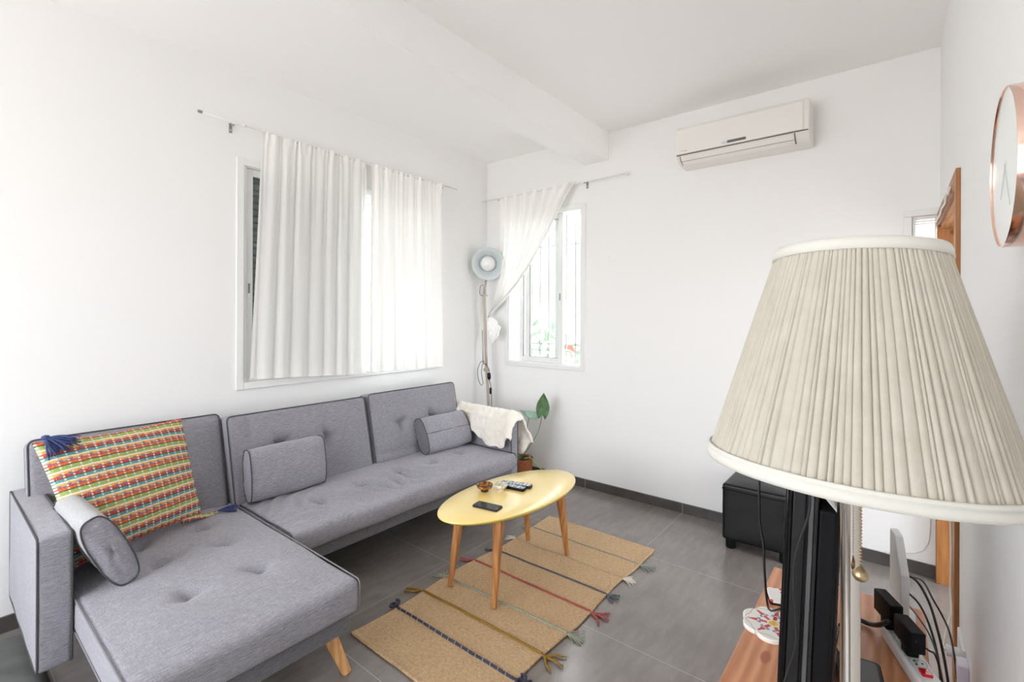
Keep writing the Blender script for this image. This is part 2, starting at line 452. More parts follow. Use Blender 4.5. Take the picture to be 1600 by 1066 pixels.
w = sempty('window_3', (XF, -.11, 1.2))
mb = MB()
bx_(mb, fx, -.186, -.036, 1.975, 2.012, -.016, 0); bx_(mb, fx, -.072, -.036, 1.2, 1.975, -.016, 0); bx_(mb, fx, -.186, -.036, 1.02, 1.2, -.016, 0)
mb.build('window_casing', MWH, w, bevel=.003)
mb = MB(); frame_ring(mb, fx, -.188, -.072, 1.05, 1.978, .016, 0, .10); mb.build('window_frame', MWH, w, bevel=.002)
mb = MB(); bx_(mb, fx, -.172, -.088, 1.06, 1.966, .055, .06); mb.build('pane', simple('frosted_glass', (.9, .84, .82), .5, Transmission_Weight=.8), w)
mb = MB()
for z in (1.948, 1.935): bx_(mb, fx, -.172, -.088, z, z+.005, .02, .05)
mb.build('blind_slats', MWHW, w)

# pine door frame in the right-hand wall
d = sempty('door_1', (2.95, YR, 0))
mb = MB(); mb.box(DX0-.07, DX0, YR, YR+.014, 0, DZ+.07); mb.build('near_casing', MPINE, d, bevel=.002)
mb = MB(); mb.box(DX0, DX1, YR, YR+.014, DZ, DZ+.07); mb.build('head_casing', MPINEX, d, bevel=.002)
mb = MB(); mb.box(DX0, DX0+.015, YR-.11, YR, 0, DZ); mb.build('near_jamb', MPINE, d)
mb = MB(); mb.box(DX1-.015, DX1+.035, YR-.11, YR+.014, 0, DZ+.0); mb.build('far_jamb', MPINE, d, bevel=.002)
mb = MB(); mb.box(DX0+.015, DX1-.015, YR-.11, YR, DZ-.015, DZ); mb.build('head_jamb', MPINEX, d)
# white cord looped along the door head
mb = MB()
pts = [(2.56, YR+.02, 1.935), (2.60, YR+.024, 1.915), (2.66, YR+.02, 1.94), (2.72, YR+.024, 1.92), (2.80, YR+.02, 1.915), (2.95, YR+.022, 1.92), (3.1, YR+.02, 1.915), (3.3, YR+.02, 1.92), (3.40, YR+.02, 1.90), (3.405, YR+.02, 1.75), (3.40, YR+.02, 1.5)]
mb.tube(spline(pts, 6), .005, 8)
tag(mb.build('string', MCABW, smooth=True), 'white string looped along the top of the pine door frame', 'string')

# outdoors beyond the far window
MST = simple('pale_render', (.82, .80, .76), .9); MLEAFO = simple('hedge_green', (.13, .22, .12), .8)
b = thing('building', (9, 5.5, 0), 'pale neighbouring building seen washed out through the corner window', 'building')
mb = MB(); mb.box(8, 12, 3.2, 9.5, -3, 6); mb.build('facade', MST, b)
mb = MB(); mb.box(7.85, 8.0, 3.2, 9.5, 1.75, 2.0); mb.build('ledge', simple('beige_ledge', (.30, .26, .19), .9), b)
MOW = simple('outside_window', (.35, .38, .4), .3)
for yy in (4.2, 6.0, 7.6):
    mb = MB(); mb.box(7.97, 8.02, yy, yy+.8, .2, 1.3); mb.build('window', MOW, b)
struct(MB().box(3.9, 14, -6, 14, -3.1, -3.0).build('ground', simple('paving', (.5, .48, .45), .9)))
mb = MB()
for k in range(900):
    a = random.random(); p = Vector((4.9+random.gauss(0, .3), 2.4+2.6*a+random.gauss(0, .15), random.uniform(-1.2, 1.32)+.10*math.sin(a*9)))
    s_ = random.uniform(.05, .09); R = Matrix.Rotation(random.uniform(0, 6), 3, Vector((random.gauss(0,1), random.gauss(0,1), random.gauss(0,1))).normalized())
    mb.add([p+R @ Vector(q)*s_ for q in ((0,-1,0), (.45,0,.1), (0,1,0), (-.45,0,.1))], [(0,1,2), (0,2,3)])
tag(mb.build('hedge', MLEAFO), 'green hedge leaves just outside the corner window', 'hedge')
mb = MB()
for k in range(240):
    p = Vector((4.3+random.gauss(0, .12), 2.35+random.gauss(0, .16), random.uniform(-1.5, 1.12)))
    s_ = random.uniform(.04, .07); R = Matrix.Rotation(random.uniform(0, 6), 3, Vector((random.gauss(0,1), random.gauss(0,1), random.gauss(0,1))).normalized())
    mb.add([p+R @ Vector(q)*s_ for q in ((0,-1,0), (.45,0,.1), (0,1,0), (-.45,0,.1))], [(0,1,2), (0,2,3)])
tag(mb.build('flowering_shrub', simple('red_brown_leaf', (.22, .08, .05), .8)), 'reddish shrub outside, low in the open right part of the corner window', 'shrub')
#@@PART2@@
# ------------------------------------------------------------------ sofa
sofa = thing('sofa', (1.6, 2.4, 0), 'grey heather L-shaped sofa with chaise, buttoned cushions and splayed wooden legs', 'sofa')
def tuft(p2, cen, depth, sig, fold=.25):
    """depth of a button dimple at plan distance from cen"""
    s_ = 0
    for k, (a, b) in enumerate(cen):
        dx, dy = p2[0]-a, p2[1]-b; r = math.hypot(dx, dy)
        if r > sig*4: continue
        an = math.atan2(dy, dx)
        s_ += depth*(math.exp(-(r/sig)**1.3))*(1+fold*math.sin(3*an+k*1.7)*min(1, r/sig))
    return s_
ch_t = [(.62, 2.60), (.626, 2.362), (.858, 2.598), (.877, 2.348), (.875, 2.005), (.63, 2.02)]
def d_ch(p):
    if p.z > .33:
        k = sstep(.33, .39, p.z)
        ex = min(p.x-.36, 1.09-p.x); ey = p.y-1.62
        p.z += k*(.012*sstep(0, .16, ex)*sstep(0, .2, ey) - tuft((p.x, p.y), ch_t, .050, .032, .45) + .0035*nz(p.x*6, p.y*6) - .006*sstep(0.04, 0, ey))
    p.y += .006*nz(p.x*5, p.z*9, 3)*(1 if p.y < 1.7 else 0)
    return p
mb = MB(); rbox(mb, .362, 1.09, 1.622, 2.86, .262, .389, .026, .016, d_ch)
cush = mb.build('chaise_cushion', MSO, sofa, smooth=True, merge=True)
def side_loop(x, y0, y1, z0, z1, r, fn=None, th=.0042):
    pts = [(a, b) for a, b in rrect(y0, y1, z0, z1, r, 4)]
    P = densify([(x, a, b) for a, b in pts], .03)
    P = [fn(Vector(p)) if fn else p for p in P]
    return P
for x in (.364, 1.088):
    mb = MB(); mb.tube(side_loop(x, 1.628, 2.80, .27, .386, .018), .0031, 6, closed=True)
    mb.build('piping', MPIPL, cush, smooth=True)
st_t = [(1.40, 2.485), (1.705, 2.53), (1.995, 2.525), (2.27, 2.522), (2.555, 2.545)]
def d_st(p):
    if p.z > .33:
        k = sstep(.33, .385, p.z); ey = p.y-2.2; ex = min(p.x-1.1, 2.815-p.x)
        w = math.exp(-((p.x-1.82)/.42)**2)*sstep(.02, .15, ey)
        wr = .0125*w*math.sin((p.x*1.0+.75*(p.y-2.4)*1.0+.16*nz(p.x*3, p.y*4))*62)*math.exp(-((p.y-2.40)/.16)**2)
        w2 = math.exp(-((p.x-1.30)/.16)**2)
        wr += .009*w2*math.sin((p.y*1.0-.8*(p.x-1.3)+.2*nz(p.x*4, p.y*4))*55)*sstep(.05, .2, ey)
        p.z += k*(.014*sstep(0, .18, ex)*sstep(0, .2, ey) - tuft((p.x, p.y), st_t, .050, .034, .5) + .005*nz(p.x*5, p.y*6, 2) + wr)
    if p.y < 2.3 : p.y += .010*nz(p.x*4, p.z*5, 7)-.008*math.exp(-((p.z-.33)/.04)**2)
    return p
mb = MB(); rbox(mb, 1.104, 2.815, 2.205, 2.86, .272, .384, .028, .015, d_st)
cush = mb.build('seat_cushion', MSO, sofa, smooth=True, merge=True)
for x in (1.108, 2.812):
    mb = MB(); mb.tube([Vector(p)+Vector((.004*nz(i*.3, x), 0, .004*nz(i*.25, x, 3))) for i, p in enumerate(side_loop(x, 2.208, 2.80, .28, .383, .02))], .0031, 6, closed=True)
    mb.build('piping', MPIP, cush, smooth=True)
mb = MB(); rbox(mb, .39, 1.065, 1.650, 2.95, .188, .268, .012, .06); mb.build('chaise_frame', MFR, sofa, smooth=True, merge=True)
mb = MB(); rbox(mb, 1.07, 2.815, 2.245, 2.95, .198, .278, .012, .06); mb.build('seat_frame', MFR, sofa, smooth=True, merge=True)
# legs
for (tx, ty, bx2, by2) in ((1.015, 1.755, 1.075, 1.695), (.44, 1.755, .385, 1.695), (.44, 2.85, .39, 2.93), (1.4, 2.85, 1.4, 2.94), (2.74, 2.36, 2.79, 2.32), (2.74, 2.85, 2.78, 2.93)):
    mb = MB(); mb.tube([(tx, ty, .192), (lerp(tx, bx2, .5), lerp(ty, by2, .5), .096), (bx2, by2, 0.0)], lambda t: lerp(.029, .0185, t), 24)
    mb.build('leg', MLEG2, sofa, smooth=True, angle=50)
# back panels
def back_panel(x0, x1, yb, yt, ztop, thick, tufts, extra=None, skew=0):
    zb = .375; L = math.hypot(yt-yb, ztop-zb); ang = math.atan2(yt-yb, ztop-zb)
    T = Matrix.Translation((0, yb, zb)) @ Matrix.Rotation(-ang, 4, 'X')
    def dd(p):
        if p.y < thick*.5:
            ez = min(p.z, L-p.z); ex = min(p.x-x0, x1-p.x); k = sstep(thick*.5, 0, p.y)
            p.y += k*(-.012*sstep(0, .15, ex)*sstep(0, .15, ez) + tuft((p.x, p.z), tufts, .058, .036, .6) + .004*nz(p.x*5, p.z*5, 5))
            if extra: p.y += k*extra(p)
        p.x += skew*p.z
        return p
    mb = MB(); rbox(mb, x0, x1, 0, thick, 0, L, .028, .015, dd, T)
    pn = mb.build('back_panel', MSOB, sofa, smooth=True, merge=True)
    for yy in (.006, thick-.006):
        mb = MB(); P = densify([(a, yy, b) for a, b in rrect(x0+.004, x1-.004, .004, L-.004, .028, 5)], .03)
        mb.tube([Vector((p.x+skew*p.z, p.y, p.z)) for p in P], .0031, 6, closed=True, T=T)
        mb.build('piping', MPIP, pn, smooth=True)
    return pn
back_panel(.30, 1.062, 2.80, 2.925, .872, .09, [(.5, .3), (.82, .3)], skew=-.0)
back_panel(1.078, 1.962, 2.765, 2.862, .858, .115, [(1.365, .285), (1.655, .272)], lambda p: .010*math.exp(-((p.x-1.20)/.02)**2-((p.z-.40)/.05)**2), skew=-.025)
back_panel(1.978, 2.815, 2.765, 2.862, .868, .115, [(2.23, .255), (2.53, .265)], lambda p: .006*math.sin(p.z*70+4*p.x)*math.exp(-((p.z-.05)/.06)**2), skew=-.02)
def arm(x0, x1, y0, y1, z0, z1, outer):
    def dd(p):
        p.z += .004*nz(p.y*6, p.x*9) if p.z > .5 else 0
        p.x += .004*nz(p.y*5, p.z*5, 4)
        return p
    mb = MB(); rbox(mb, x0, x1, y0, y1, z0, z1, .016, .03, dd)
    a = mb.build('armrest', MSO, sofa, smooth=True, merge=True)
    for x in (x0+.003, x1-.003):
        mb = MB(); mb.tube(side_loop(x, y0+.003, y1-.003, z0+.003, z1-.003, .016), .0035, 6, closed=True)
        mb.build('piping', MPIP, a, smooth=True)
arm(.262, .358, 2.30, 3.045, .17, .64, -1)
arm(2.822, 2.905, 2.262, 3.045, .17, .625, 1)

# ------------------------------------------------------------------ cushions
def bolster(name, T, L, H, W, mat, label, seam=None, endmat=None, grp=None, cat='cushion'):
    """stadium section (height H along z, width W along y), length L along x; origin at bottom centre"""
    N = 44
    def sec(t):
        a = 2*PI*t; c, s_ = math.cos(a), math.sin(a)
        e_ = .62
        return (math.copysign(abs(c)**e_, c)*W/2, math.copysign(abs(s_)**.8, s_)*H/2+H/2)
    th = thing(name, T.translation, label, cat, grp)
    mb = MB(); nx = 34
    def f(u, v):
        y, z = sec(v); x = (u-.5)*L
        e = abs(u-.5)*2; k = 1-.05*e**6
        pl = .0022*math.sin(v*2*PI*26+3*nz(v*9, u*2))*sstep(.86, 1, e)
        zz = (z-H/2)*k+H/2; yy = y*(k+.05)
        yy += .006*nz(x*12, z*14, L*9)+pl; 
        if y < 0: yy += .010*math.exp(-((x-L*.12)/.012)**2-((z-H*.72)/.012)**2)
        return T @ Vector((x+.004*nz(y*20, z*15, 1), yy, zz+.004*nz(x*9, y*9, 4)))
    mb.grid(f, nx, N)
    body = mb.build('cover', mat, th, smooth=True, merge=True)
    for sx in (-1, 1):
        mb = MB(); P = []
        for k in range(N):
            y, z = sec(k/N); P.append((sx*L/2, y, (z-H/2)*.95+H/2))
        vs = [(sx*L/2, 0, H/2)]; fs = []
        rings = 6
        for r_ in range(1, rings+1):
            q = r_/rings
            for k in range(N):
                y, z = P[k][1], P[k][2]
                vs.append((sx*(L/2+.012*(1-q*q)+.004*nz(y*30*q, z*30*q, sx)), y*q, (z-H/2)*q+H/2))
        for k in range(N): fs.append((0, 1+k, 1+(k+1) % N))
        for r_ in range(rings-1):
            for k in range(N):
                a = 1+r_*N; fs.append((a+k, a+(k+1) % N, a+N+(k+1) % N, a+N+k))
        mb.add(vs, fs, T); cap = mb.build('end_cap', endmat or mat, th, smooth=True)
        mb = MB(); P = []
        for k in range(N*2):
            y, z = sec(k/N/2); P.append((sx*(L/2+.001)+.002*nz(k*.4, sx), y*1.02, (z-H/2)*.975+H/2+.0))
        mb.tube(P, .0031, 6, closed=True, T=T); mb.build('piping', MPIP, cap, smooth=True)
    if seam:
        mb = MB(); mb.tube([((k/20-.5)*L, -W/2-.004, H*seam) for k in range(21)], .0016, 6, T=T); mb.build('seam', MPIP, th, smooth=True)
    return th
T = Matrix.Translation((1.335, 2.705, .402)) @ Matrix.Rotation(math.radians(-1), 4, 'Z') @ Matrix.Rotation(math.radians(-7), 4, 'X')
bolster('bolster_cushion', T, .42, .285, .105, MSO, 'grey bolster cushion leaning upright against the middle back panel of the sofa')
T = Matrix.Translation((2.545, 2.648, .402)) @ Matrix.Rotation(math.radians(-3), 4, 'Z') @ Matrix.Rotation(math.radians(-27), 4, 'X')
bolster('bolster_cushion', T, .42, .27, .125, MSO, 'grey bolster cushion with a centre seam, tilted beside the cream blanket at the right arm', seam=.5, endmat=MFR)
T = Matrix.Translation((.505, 2.440, .405)) @ Matrix.Rotation(math.radians(93), 4, 'Z') @ Matrix.Rotation(math.radians(-24), 4, 'X')
bolster('bolster_cushion', T, .37, .305, .102, MLG, 'pale grey bolster cushion with dark end panel leaning on the left arm of the chaise', endmat=MSO)

# woven colourful cushion
g = G('rainbow_plaid_weave'); uv = g.n('TexCoord').outputs['UV']
nv = g.n('TexNoise', {'Vector': uv, 'Scale': 16.0, 'Detail': 2.0}).outputs[1]
off = g.n('VectorMath', {0: nv, 1: (.5, .5, .5)}, operation='SUBTRACT').outputs[0]
off = g.n('VectorMath', {0: off, 3: .006}, operation='SCALE').outputs[0]
uvd = g.n('VectorMath', {0: uv, 1: off}, operation='ADD').outputs[0]
sp = g.n('SeparateXYZ', {0: uvd}); U, V = sp.outputs[0], sp.outputs[1]
fv = g.math('FRACT', g.math('MULTIPLY', V, 5.15)); fu = g.math('FRACT', g.math('MULTIPLY', U, 17.0))
red, org, yel, wht, teal, grn, blk, pur = srgb(200, 36, 40), srgb(232, 96, 38), srgb(230, 170, 78), srgb(244, 238, 216), srgb(58, 156, 164), srgb(146, 180, 96), srgb(24, 22, 22), srgb(136, 96, 130)
A = g.ramp(fv, [(0, org), (.08, red), (.14, pur), (.22, yel), (.29, wht), (.33, teal), (.39, teal), (.455, blk), (.495, red), (.62, yel), (.73, wht), (.79, grn), (.90, grn), (.955, blk)], 'CONSTANT')
Bc = g.ramp(fv, [(0, org), (.09, pur), (.16, yel), (.27, wht), (.33, teal), (.455, blk), (.495, red), (.56, pur), (.66, yel), (.73, wht), (.79, grn), (.955, blk)], 'CONSTANT')
c = g.mix(g.math('GREATER_THAN', fu, .55), A, Bc)
mint = g.mix(g.math('GREATER_THAN', g.math('FRACT', g.math('MULTIPLY', U, 8.5)), .5), srgb(205, 238, 220), wht)
warp = g.math('LESS_THAN', fu, .21)
pick = g.math('GREATER_THAN', g.math('SINE', g.math('MULTIPLY', V, 6.2832*5.15*8)), -.45)
wm_ = g.math('MULTIPLY', g.math('MULTIPLY', warp, pick), g.math('LESS_THAN', g.math('ABSOLUTE', g.math('SUBTRACT', fv, .47)), .9))
notblk = g.math('SUBTRACT', 1.0, g.math('MULTIPLY', g.math('GREATER_THAN', fv, .955), 1.0))
c = g.mix(g.math('MULTIPLY', g.math('MULTIPLY', wm_, notblk), .85), c, mint)
chk = g.math('MULTIPLY', g.math('SINE', g.math('MULTIPLY', U, 6.2832*17*6)), g.math('SINE', g.math('MULTIPLY', V, 6.2832*5.15*12)))
yr = g.n('TexNoise', {'Vector': g.n('Mapping', {0: uv, 'Scale': (150, 400, 1)}).outputs[0], 'Scale': 1.0, 'Detail': 1.0}).outputs[0]
c = g.mix(g.math('MULTIPLY', g.math('GREATER_THAN', yr, .60), .55), c, srgb(244, 214, 160))
c = g.mix(g.math('MULTIPLY', g.math('LESS_THAN', yr, .40), .45), c, srgb(150, 40, 52))
h = g.math('ADD', g.math('MULTIPLY', chk, .5), g.math('ADD', g.math('MULTIPLY', wm_, 1.2), yr))
MPL = g.done(g.bsdf(c, .9, normal=g.bump(h, .7, .003)))
cor = dict(TL=Vector((.292, 2.690, .902)), TR=Vector((.838, 2.800, .896)), BR=Vector((.897, 2.700, .418)), BL=Vector((.40, 2.520, .416)))
nrm = (cor['TR']-cor['TL']).cross(cor['BL']-cor['TL']).normalized()
if nrm.y > 0: nrm = -nrm
def plaid_pt(u, v, side):
    a = cor['TL'].lerp(cor['TR'], u); b = cor['BL'].lerp(cor['BR'], u); p = b.lerp(a, v)
    e = (4*u*(1-u))**.36*(4*v*(1-v))**.36
    th = (.085 if side > 0 else .045)*e
    # edges draw in between the corners
    cen = (cor['TL']+cor['BR']+cor['TR']+cor['BL'])/4
    pin = .06*(4*u*(1-u))*abs(2*v-1)**4+.05*(4*v*(1-v))*abs(2*u-1)**4
    p = p.lerp(cen, pin)
    return p+nrm*(side*th+.006*nz(u*4, v*4, side)*e)+Vector((0, 0, .004*nz(u*14, 0, 2)*abs(2*v-1)))
pc = thing('cushion', (.62, 2.63, .41), 'large cushion in rainbow plaid weave with blue corner tassels', 'cushion')
mb = MB(); mb.grid(lambda u, v: plaid_pt(u, v, 1), 70, 56); n0 = len(mb.v); mb.grid(lambda u, v: plaid_pt(u, v, -1), 70, 56)
uvs = [(i/70, j/56) for j in range(57) for i in range(71)]*2
# pointed corner ear at the bottom right
body = mb.build('cover', MPL, pc, smooth=True)
ul = body.data.uv_layers.new(name='UVMap')
for lp in body.data.loops: ul.data[lp.index].uv = uvs[lp.vertex_index]
mb = MB()
ear = [Vector((.885, 2.695, .425)), Vector((.925, 2.69, .41)), Vector((.965, 2.695, .412))]
mb.tube(spline([Vector((.80, 2.665, .432)), Vector((.86, 2.672, .425))]+ear[1:], 6), lambda t: .016*(1-.55*t), 10)
e_ = mb.build('corner_ear', MPL, pc, smooth=True)
ul = e_.data.uv_layers.new(name='UVMap')
for lp in e_.data.loops:
    vv = e_.data.vertices[lp.vertex_index].co; ul.data[lp.index].uv = (vv.x*2.2, vv.y*3+vv.z*3)
MTAS = simple('denim_blue_yarn', srgb(62, 74, 122), .9)
def tassel(mb, p, dirs, n, L, spread, r=.0016, droop=.02, rnd=random):
    p = Vector(p); dirs = Vector(dirs).normalized()
    for k in range(n):
        d_ = (dirs+Vector((rnd.gauss(0, spread), rnd.gauss(0, spread), rnd.gauss(0, spread*.6)))).normalized()
        l = L*rnd.uniform(.75, 1.1); w = Vector((rnd.gauss(0, .12), rnd.gauss(0, .12), rnd.gauss(0, .08)))
        P = [p, p+d_*l*.35+w*l*.1, p+d_*l*.7+w*l*.3+Vector((0, 0, -droop*.5)), p+d_*l+w*l*.2+Vector((0, 0, -droop))]
        mb.tube(spline(P, 3), r, 5)
mb = MB(); p0 = cor['TL']+nrm*.012+Vector((.035, -.01, .012)); rr = random.Random(3)
tassel(mb, p0, (.5, -.35, -.55), 60, .085, .42, .0022, .01, rr)
tassel(mb, p0, (.95, -.25, .0), 26, .10, .22, .0022, .02, rr)
mb.lathe([(.001, .012), (.012, .008), (.014, 0), (.008, -.008), (.001, -.01)], 12, Matrix.Translation(p0))
mb.build('tassel', MTAS, pc, smooth=True)
mb = MB(); tassel(mb, (.965, 2.695, .416), (1, -.05, -.02), 46, .085, .16, .0022, .004, rr)
mb.build('tassel', MTAS, pc, smooth=True)

# ------------------------------------------------------------------ cream blanket over the right arm
g = G('cream_fleece'); v = g.coord('Object')
MBLK2 = g.done(g.bsdf(g.ramp(g.noise(v, 5, 3), [(.3, (.78, .73, .64)), (.7, (.86, .83, .77))]), .95, normal=g.bump(g.noise(v, 260, 4, .7), .5, .002), Sheen_Weight=.5))
def blanket_pt(u, v):
    y = lerp(2.215, 2.93, u)                         # along the arm, u=0 at the front
    ax0, ax1, zt = 2.810, 2.917, .638
    Lin = lerp(.10, .235, sstep(0, .15, u))*lerp(1, .22, sstep(.22, .95, u))+.012*nz(u*7, 0, 1); 
    Lout = lerp(.16, .31, sstep(0, .12, u))*lerp(1, .4, sstep(.2, .75, u))+.015*nz(u*6, 2, 1)
    s_ = lerp(-Lin, (ax1-ax0)+Lout, v)
    top = .042*math.sin(min(1, max(0, s_/(ax1-ax0)))*PI)
    hang_f = .018*(1-u)
    if s_ < 0:
        d_ = -s_; x = ax0-.006-.10*(1-math.exp(-d_*5))*(.5+.5*math.cos(min(1, u*1.0)*PI)) - .012*math.sin(u*26+.6*nz(u*5, 3))*sstep(0, .15, d_); z = zt-d_*.93
        y += .10*d_*sstep(.3, 0, u)*-1
    elif s_ > ax1-ax0:
        d_ = s_-(ax1-ax0); x = ax1+.006+.06*sstep(0, .2, d_)+.014*math.sin(u*24+1)*sstep(0, .15, d_); z = zt-d_*.97
        y -= .12*d_*sstep(.3, 0, u)
    else:
        x = ax0+s_; z = zt+top+.006*nz(u*9, s_*20)
    z += .008*nz(u*12, v*5, 6)
    if u < .09:                                       # front overhang folds down over the arm front
        k = 1-u/.09; c_ = 1-abs((s_-(ax1-ax0)/2))/(.055)
        z -= k*k*.06; x += .02*k*(1 if s_ > .05 else -1)
    return Vector((x, y, z+.002))
bl = thing('blanket', (2.865, 2.6, .64), 'cream fleece blanket draped over the right arm of the sofa', 'blanket')
mb = MB(); mb.grid(blanket_pt, 70, 90); o = mb.build('cloth', MBLK2, bl, smooth=True, solid=.022)
mo = o.modifiers.new('ss', 'SUBSURF'); mo.levels = 1; mo.render_levels = 1
tg = bpy.data.textures.new('clouds', 'CLOUDS'); tg.noise_scale = .06
md = o.modifiers.new('d', 'DISPLACE'); md.texture = tg; md.strength = .022; md.mid_level = .5
# hem lying over the front corner
# ------------------------------------------------------------------ coffee table
g = G('pale_yellow_lacquer')
MYEL = g.done(g.bsdf(srgb(250, 222, 138), .30, Coat_Weight=1.0, Coat_Roughness=.2))
MYED = simple('yellow_green_edge', srgb(226, 205, 98), .4)
ct = thing('coffee_table', (2.065, 1.642, 0), 'oval pale yellow coffee table on four tapered wooden legs, standing on the jute rug', 'table')
TT = Matrix.Translation((2.062, 1.641, 0)) @ Matrix.Rotation(math.radians(-4.0), 4, 'Z')
mb = MB(); prof = [(.0001, .445), (.6, .445), (.985, .445), (.996, .4435), (1.0, .440)]
mb.lathe(prof, 128, TT @ Matrix.Diagonal((.49, .238, 1, 1))); mb.build('tabletop', MYEL, ct, smooth=True, angle=40)
mb = MB(); mb.lathe([(1.0, .4399), (.999, .436), (.955, .424), (.0001, .424)], 128, TT @ Matrix.Diagonal((.49, .238, 1, 1))); mb.build('edge_band', MYED, ct, smooth=True, angle=40)
for tx, ty, bx2, by2 in ((1.795, 1.515, 1.738, 1.495), (1.795, 1.775, 1.738, 1.797), (2.335, 1.515, 2.395, 1.497), (2.335, 1.765, 2.398, 1.785)):
    mb = MB(); n = 8
    def pos(t): return Vector((lerp(tx, bx2, t), lerp(ty, by2, t), lerp(.425, .0155, t)))
    mb.tube([pos(i/n) for i in range(n+1)], lambda t: lerp(.030, .0145, t), 6)
    mb.build('leg', MLEG, ct, bevel=.004)
# ceramics, phone and remotes on the table
g = G('amber_glaze'); v = g.coord('Object')
MAMB = g.done(g.bsdf(g.ramp(g.noise(v, 60, 3), [(.35, srgb(74, 40, 16)), (.6, srgb(168, 104, 30)), (.8, srgb(196, 140, 60))]), .18))
MDBR = simple('dark_brown_glaze', srgb(52, 30, 18), .2)
b1 = thing('bowl', (2.0, 1.815, .445), 'small amber glazed bowl on a dark foot, left of the patterned bowl', 'bowl')
def bowl_at(t, x, y, z, r, h, mats, rf=None):
    s_ = r/.042
    mb = MB(); mb.lathe([(.001, .0), (.019*s_, 0), (.020*s_, .005), (.018*s_, .008*1)], 40, Matrix.Translation((x, y, z))); mb.build('foot', mats[1], t, smooth=True, angle=40)
    mb = MB(); P = [(.017*s_, .008), (.030*s_, .30*h+.006), (.039*s_, .62*h), (.042*s_, h), (.040*s_, h+.001), (.036*s_, .64*h), (.026*s_, .34*h+.006), (.001, .012)]
    mb.lathe(P, 48, Matrix.Translation((x, y, z))); return mb.build('body', mats[0], t, smooth=True)
bowl_at(b1, 1.975, 1.772, .445, .045, .036, (MAMB, MDBR))
mb = MB(); mb.tube([(1.975+.0445*math.cos(a*PI/24), 1.772+.0445*math.sin(a*PI/24), .4815) for a in range(48)], .0018, 6, closed=True); mb.build('rim', MDBR, b1, smooth=True)
g = G('black_on_white_ornament'); tc = g.n('TexCoord'); sp = g.n('SeparateXYZ', {0: tc.outputs['Object']})
vo = g.n('TexVoronoi', {'Vector': tc.outputs['Object'], 'Scale': 240.0}, feature='F1').outputs[0]
wv = g.n('TexWave', {'Vector': tc.outputs['Object'], 'Scale': 9.0, 'Distortion': 6.0, 'Detail': 2.0}).outputs[1]
pat = g.math('LESS_THAN', vo, .36)
MORN = g.done(g.bsdf(g.mix(pat, srgb(235, 228, 208), srgb(32, 34, 40)), .25))
b2 = thing('bowl', (2.06, 1.745, .445), 'small white bowl with black painted ornament, between the amber bowl and the remotes', 'bowl')
bowl_at(b2, 2.036, 1.706, .445, .0375, .038, (MORN, MORN))
MSCR = simple('phone_glass', (.006, .006, .007), .04)
ph = thing('phone', (1.82, 1.612, .445), 'black smartphone lying face up on the yellow table', 'phone')
Tp = Matrix.Translation((1.819, 1.612, .445)) @ Matrix.Rotation(math.radians(-80), 4, 'Z')
mb = MB(); mb.prism(rrect(-.073, .073, -.034, .034, .010), 0, .0075, Tp); mb.build('case', MGRYP, ph, bevel=.0015)
mb = MB(); mb.prism(rrect(-.071, .071, -.032, .032, .008), .0075, .0086, Tp); mb.build('screen', MSCR, ph)
MFPL = simple('blue_grey_plate', (.26, .30, .34), .3)
def remote(T, L, W, label, mat, rnd):
    t = thing('remote_control', T.translation, label, 'remote control')
    mb = MB(); mb.prism(rrect(-L/2, L/2, -W/2, W/2, W*.25), 0, .016, T); mb.build('case', mat, t, bevel=.004)
    mb = MB(); mb.prism(rrect(-L/2+.004, L/2-.004, -W/2+.003, W/2-.003, W*.2), .0155, .0164, T); mb.build('face_plate', MFPL, t)
    for i in range(8):
        for j in range(3):
            mb = MB(); cx, cy = -L/2+.02+i*(L-.04)/7, (j-1)*W*.28
            mb.prism(rrect(cx-.0048, cx+.0048, cy-.0035, cy+.0035, .002, 2), .016, .0178, T)
            mb.build('button', rnd.choice([MWHW, MWHW, MGRL, MWHW]), t)
rr = random.Random(5)
remote(Matrix.Translation((2.150, 1.685, .445)) @ Matrix.Rotation(math.radians(-74), 4, 'Z'), .185, .046, 'dark remote with white buttons, farther of the two on the yellow table', MGRYP, rr)
remote(Matrix.Translation((2.103, 1.684, .445)) @ Matrix.Rotation(math.radians(-80), 4, 'Z'), .175, .046, 'dark remote with white buttons, nearer of the two, beside the patterned bowl', MBLKM, rr)

# ------------------------------------------------------------------ jute rug
g = G('natural_jute'); tc = g.n('TexCoord'); sp = g.n('SeparateXYZ', {0: tc.outputs['Object']})
X_, Y_ = sp.outputs[0], sp.outputs[1]
k1 = 2*PI/.0095; k2 = 2*PI/.0075
wob = g.math('MULTIPLY', g.math('SUBTRACT', g.noise(tc.outputs['Object'], 40, 2), .5), 2.4)
rowp = g.math('ADD', g.math('MULTIPLY', X_, k1), wob)
sa = g.math('SINE', rowp); sb = g.math('SINE', g.math('ADD', g.math('MULTIPLY', Y_, k2), g.math('MULTIPLY', g.math('SIGN', sa), 1.57)))
hgt = g.math('ADD', g.math('MULTIPLY', g.math('ABSOLUTE', sa), .6), g.math('MULTIPLY', sb, .5))
fib = g.noise(g.coord('Object', (500, 900, 500)), 1, 3); big = g.noise(tc.outputs['Object'], 7, 4)
rowc = g.noise(g.coord('Object', (90, 60, 1)), 1, 4)
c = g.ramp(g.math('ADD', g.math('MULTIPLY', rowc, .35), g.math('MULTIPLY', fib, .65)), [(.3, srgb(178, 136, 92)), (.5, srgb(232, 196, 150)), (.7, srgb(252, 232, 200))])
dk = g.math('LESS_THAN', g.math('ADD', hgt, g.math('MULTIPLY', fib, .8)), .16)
c = g.mix(g.math('MULTIPLY', g.math('LESS_THAN', g.math('ABSOLUTE', sa), .38), .38), c, srgb(138, 98, 58))
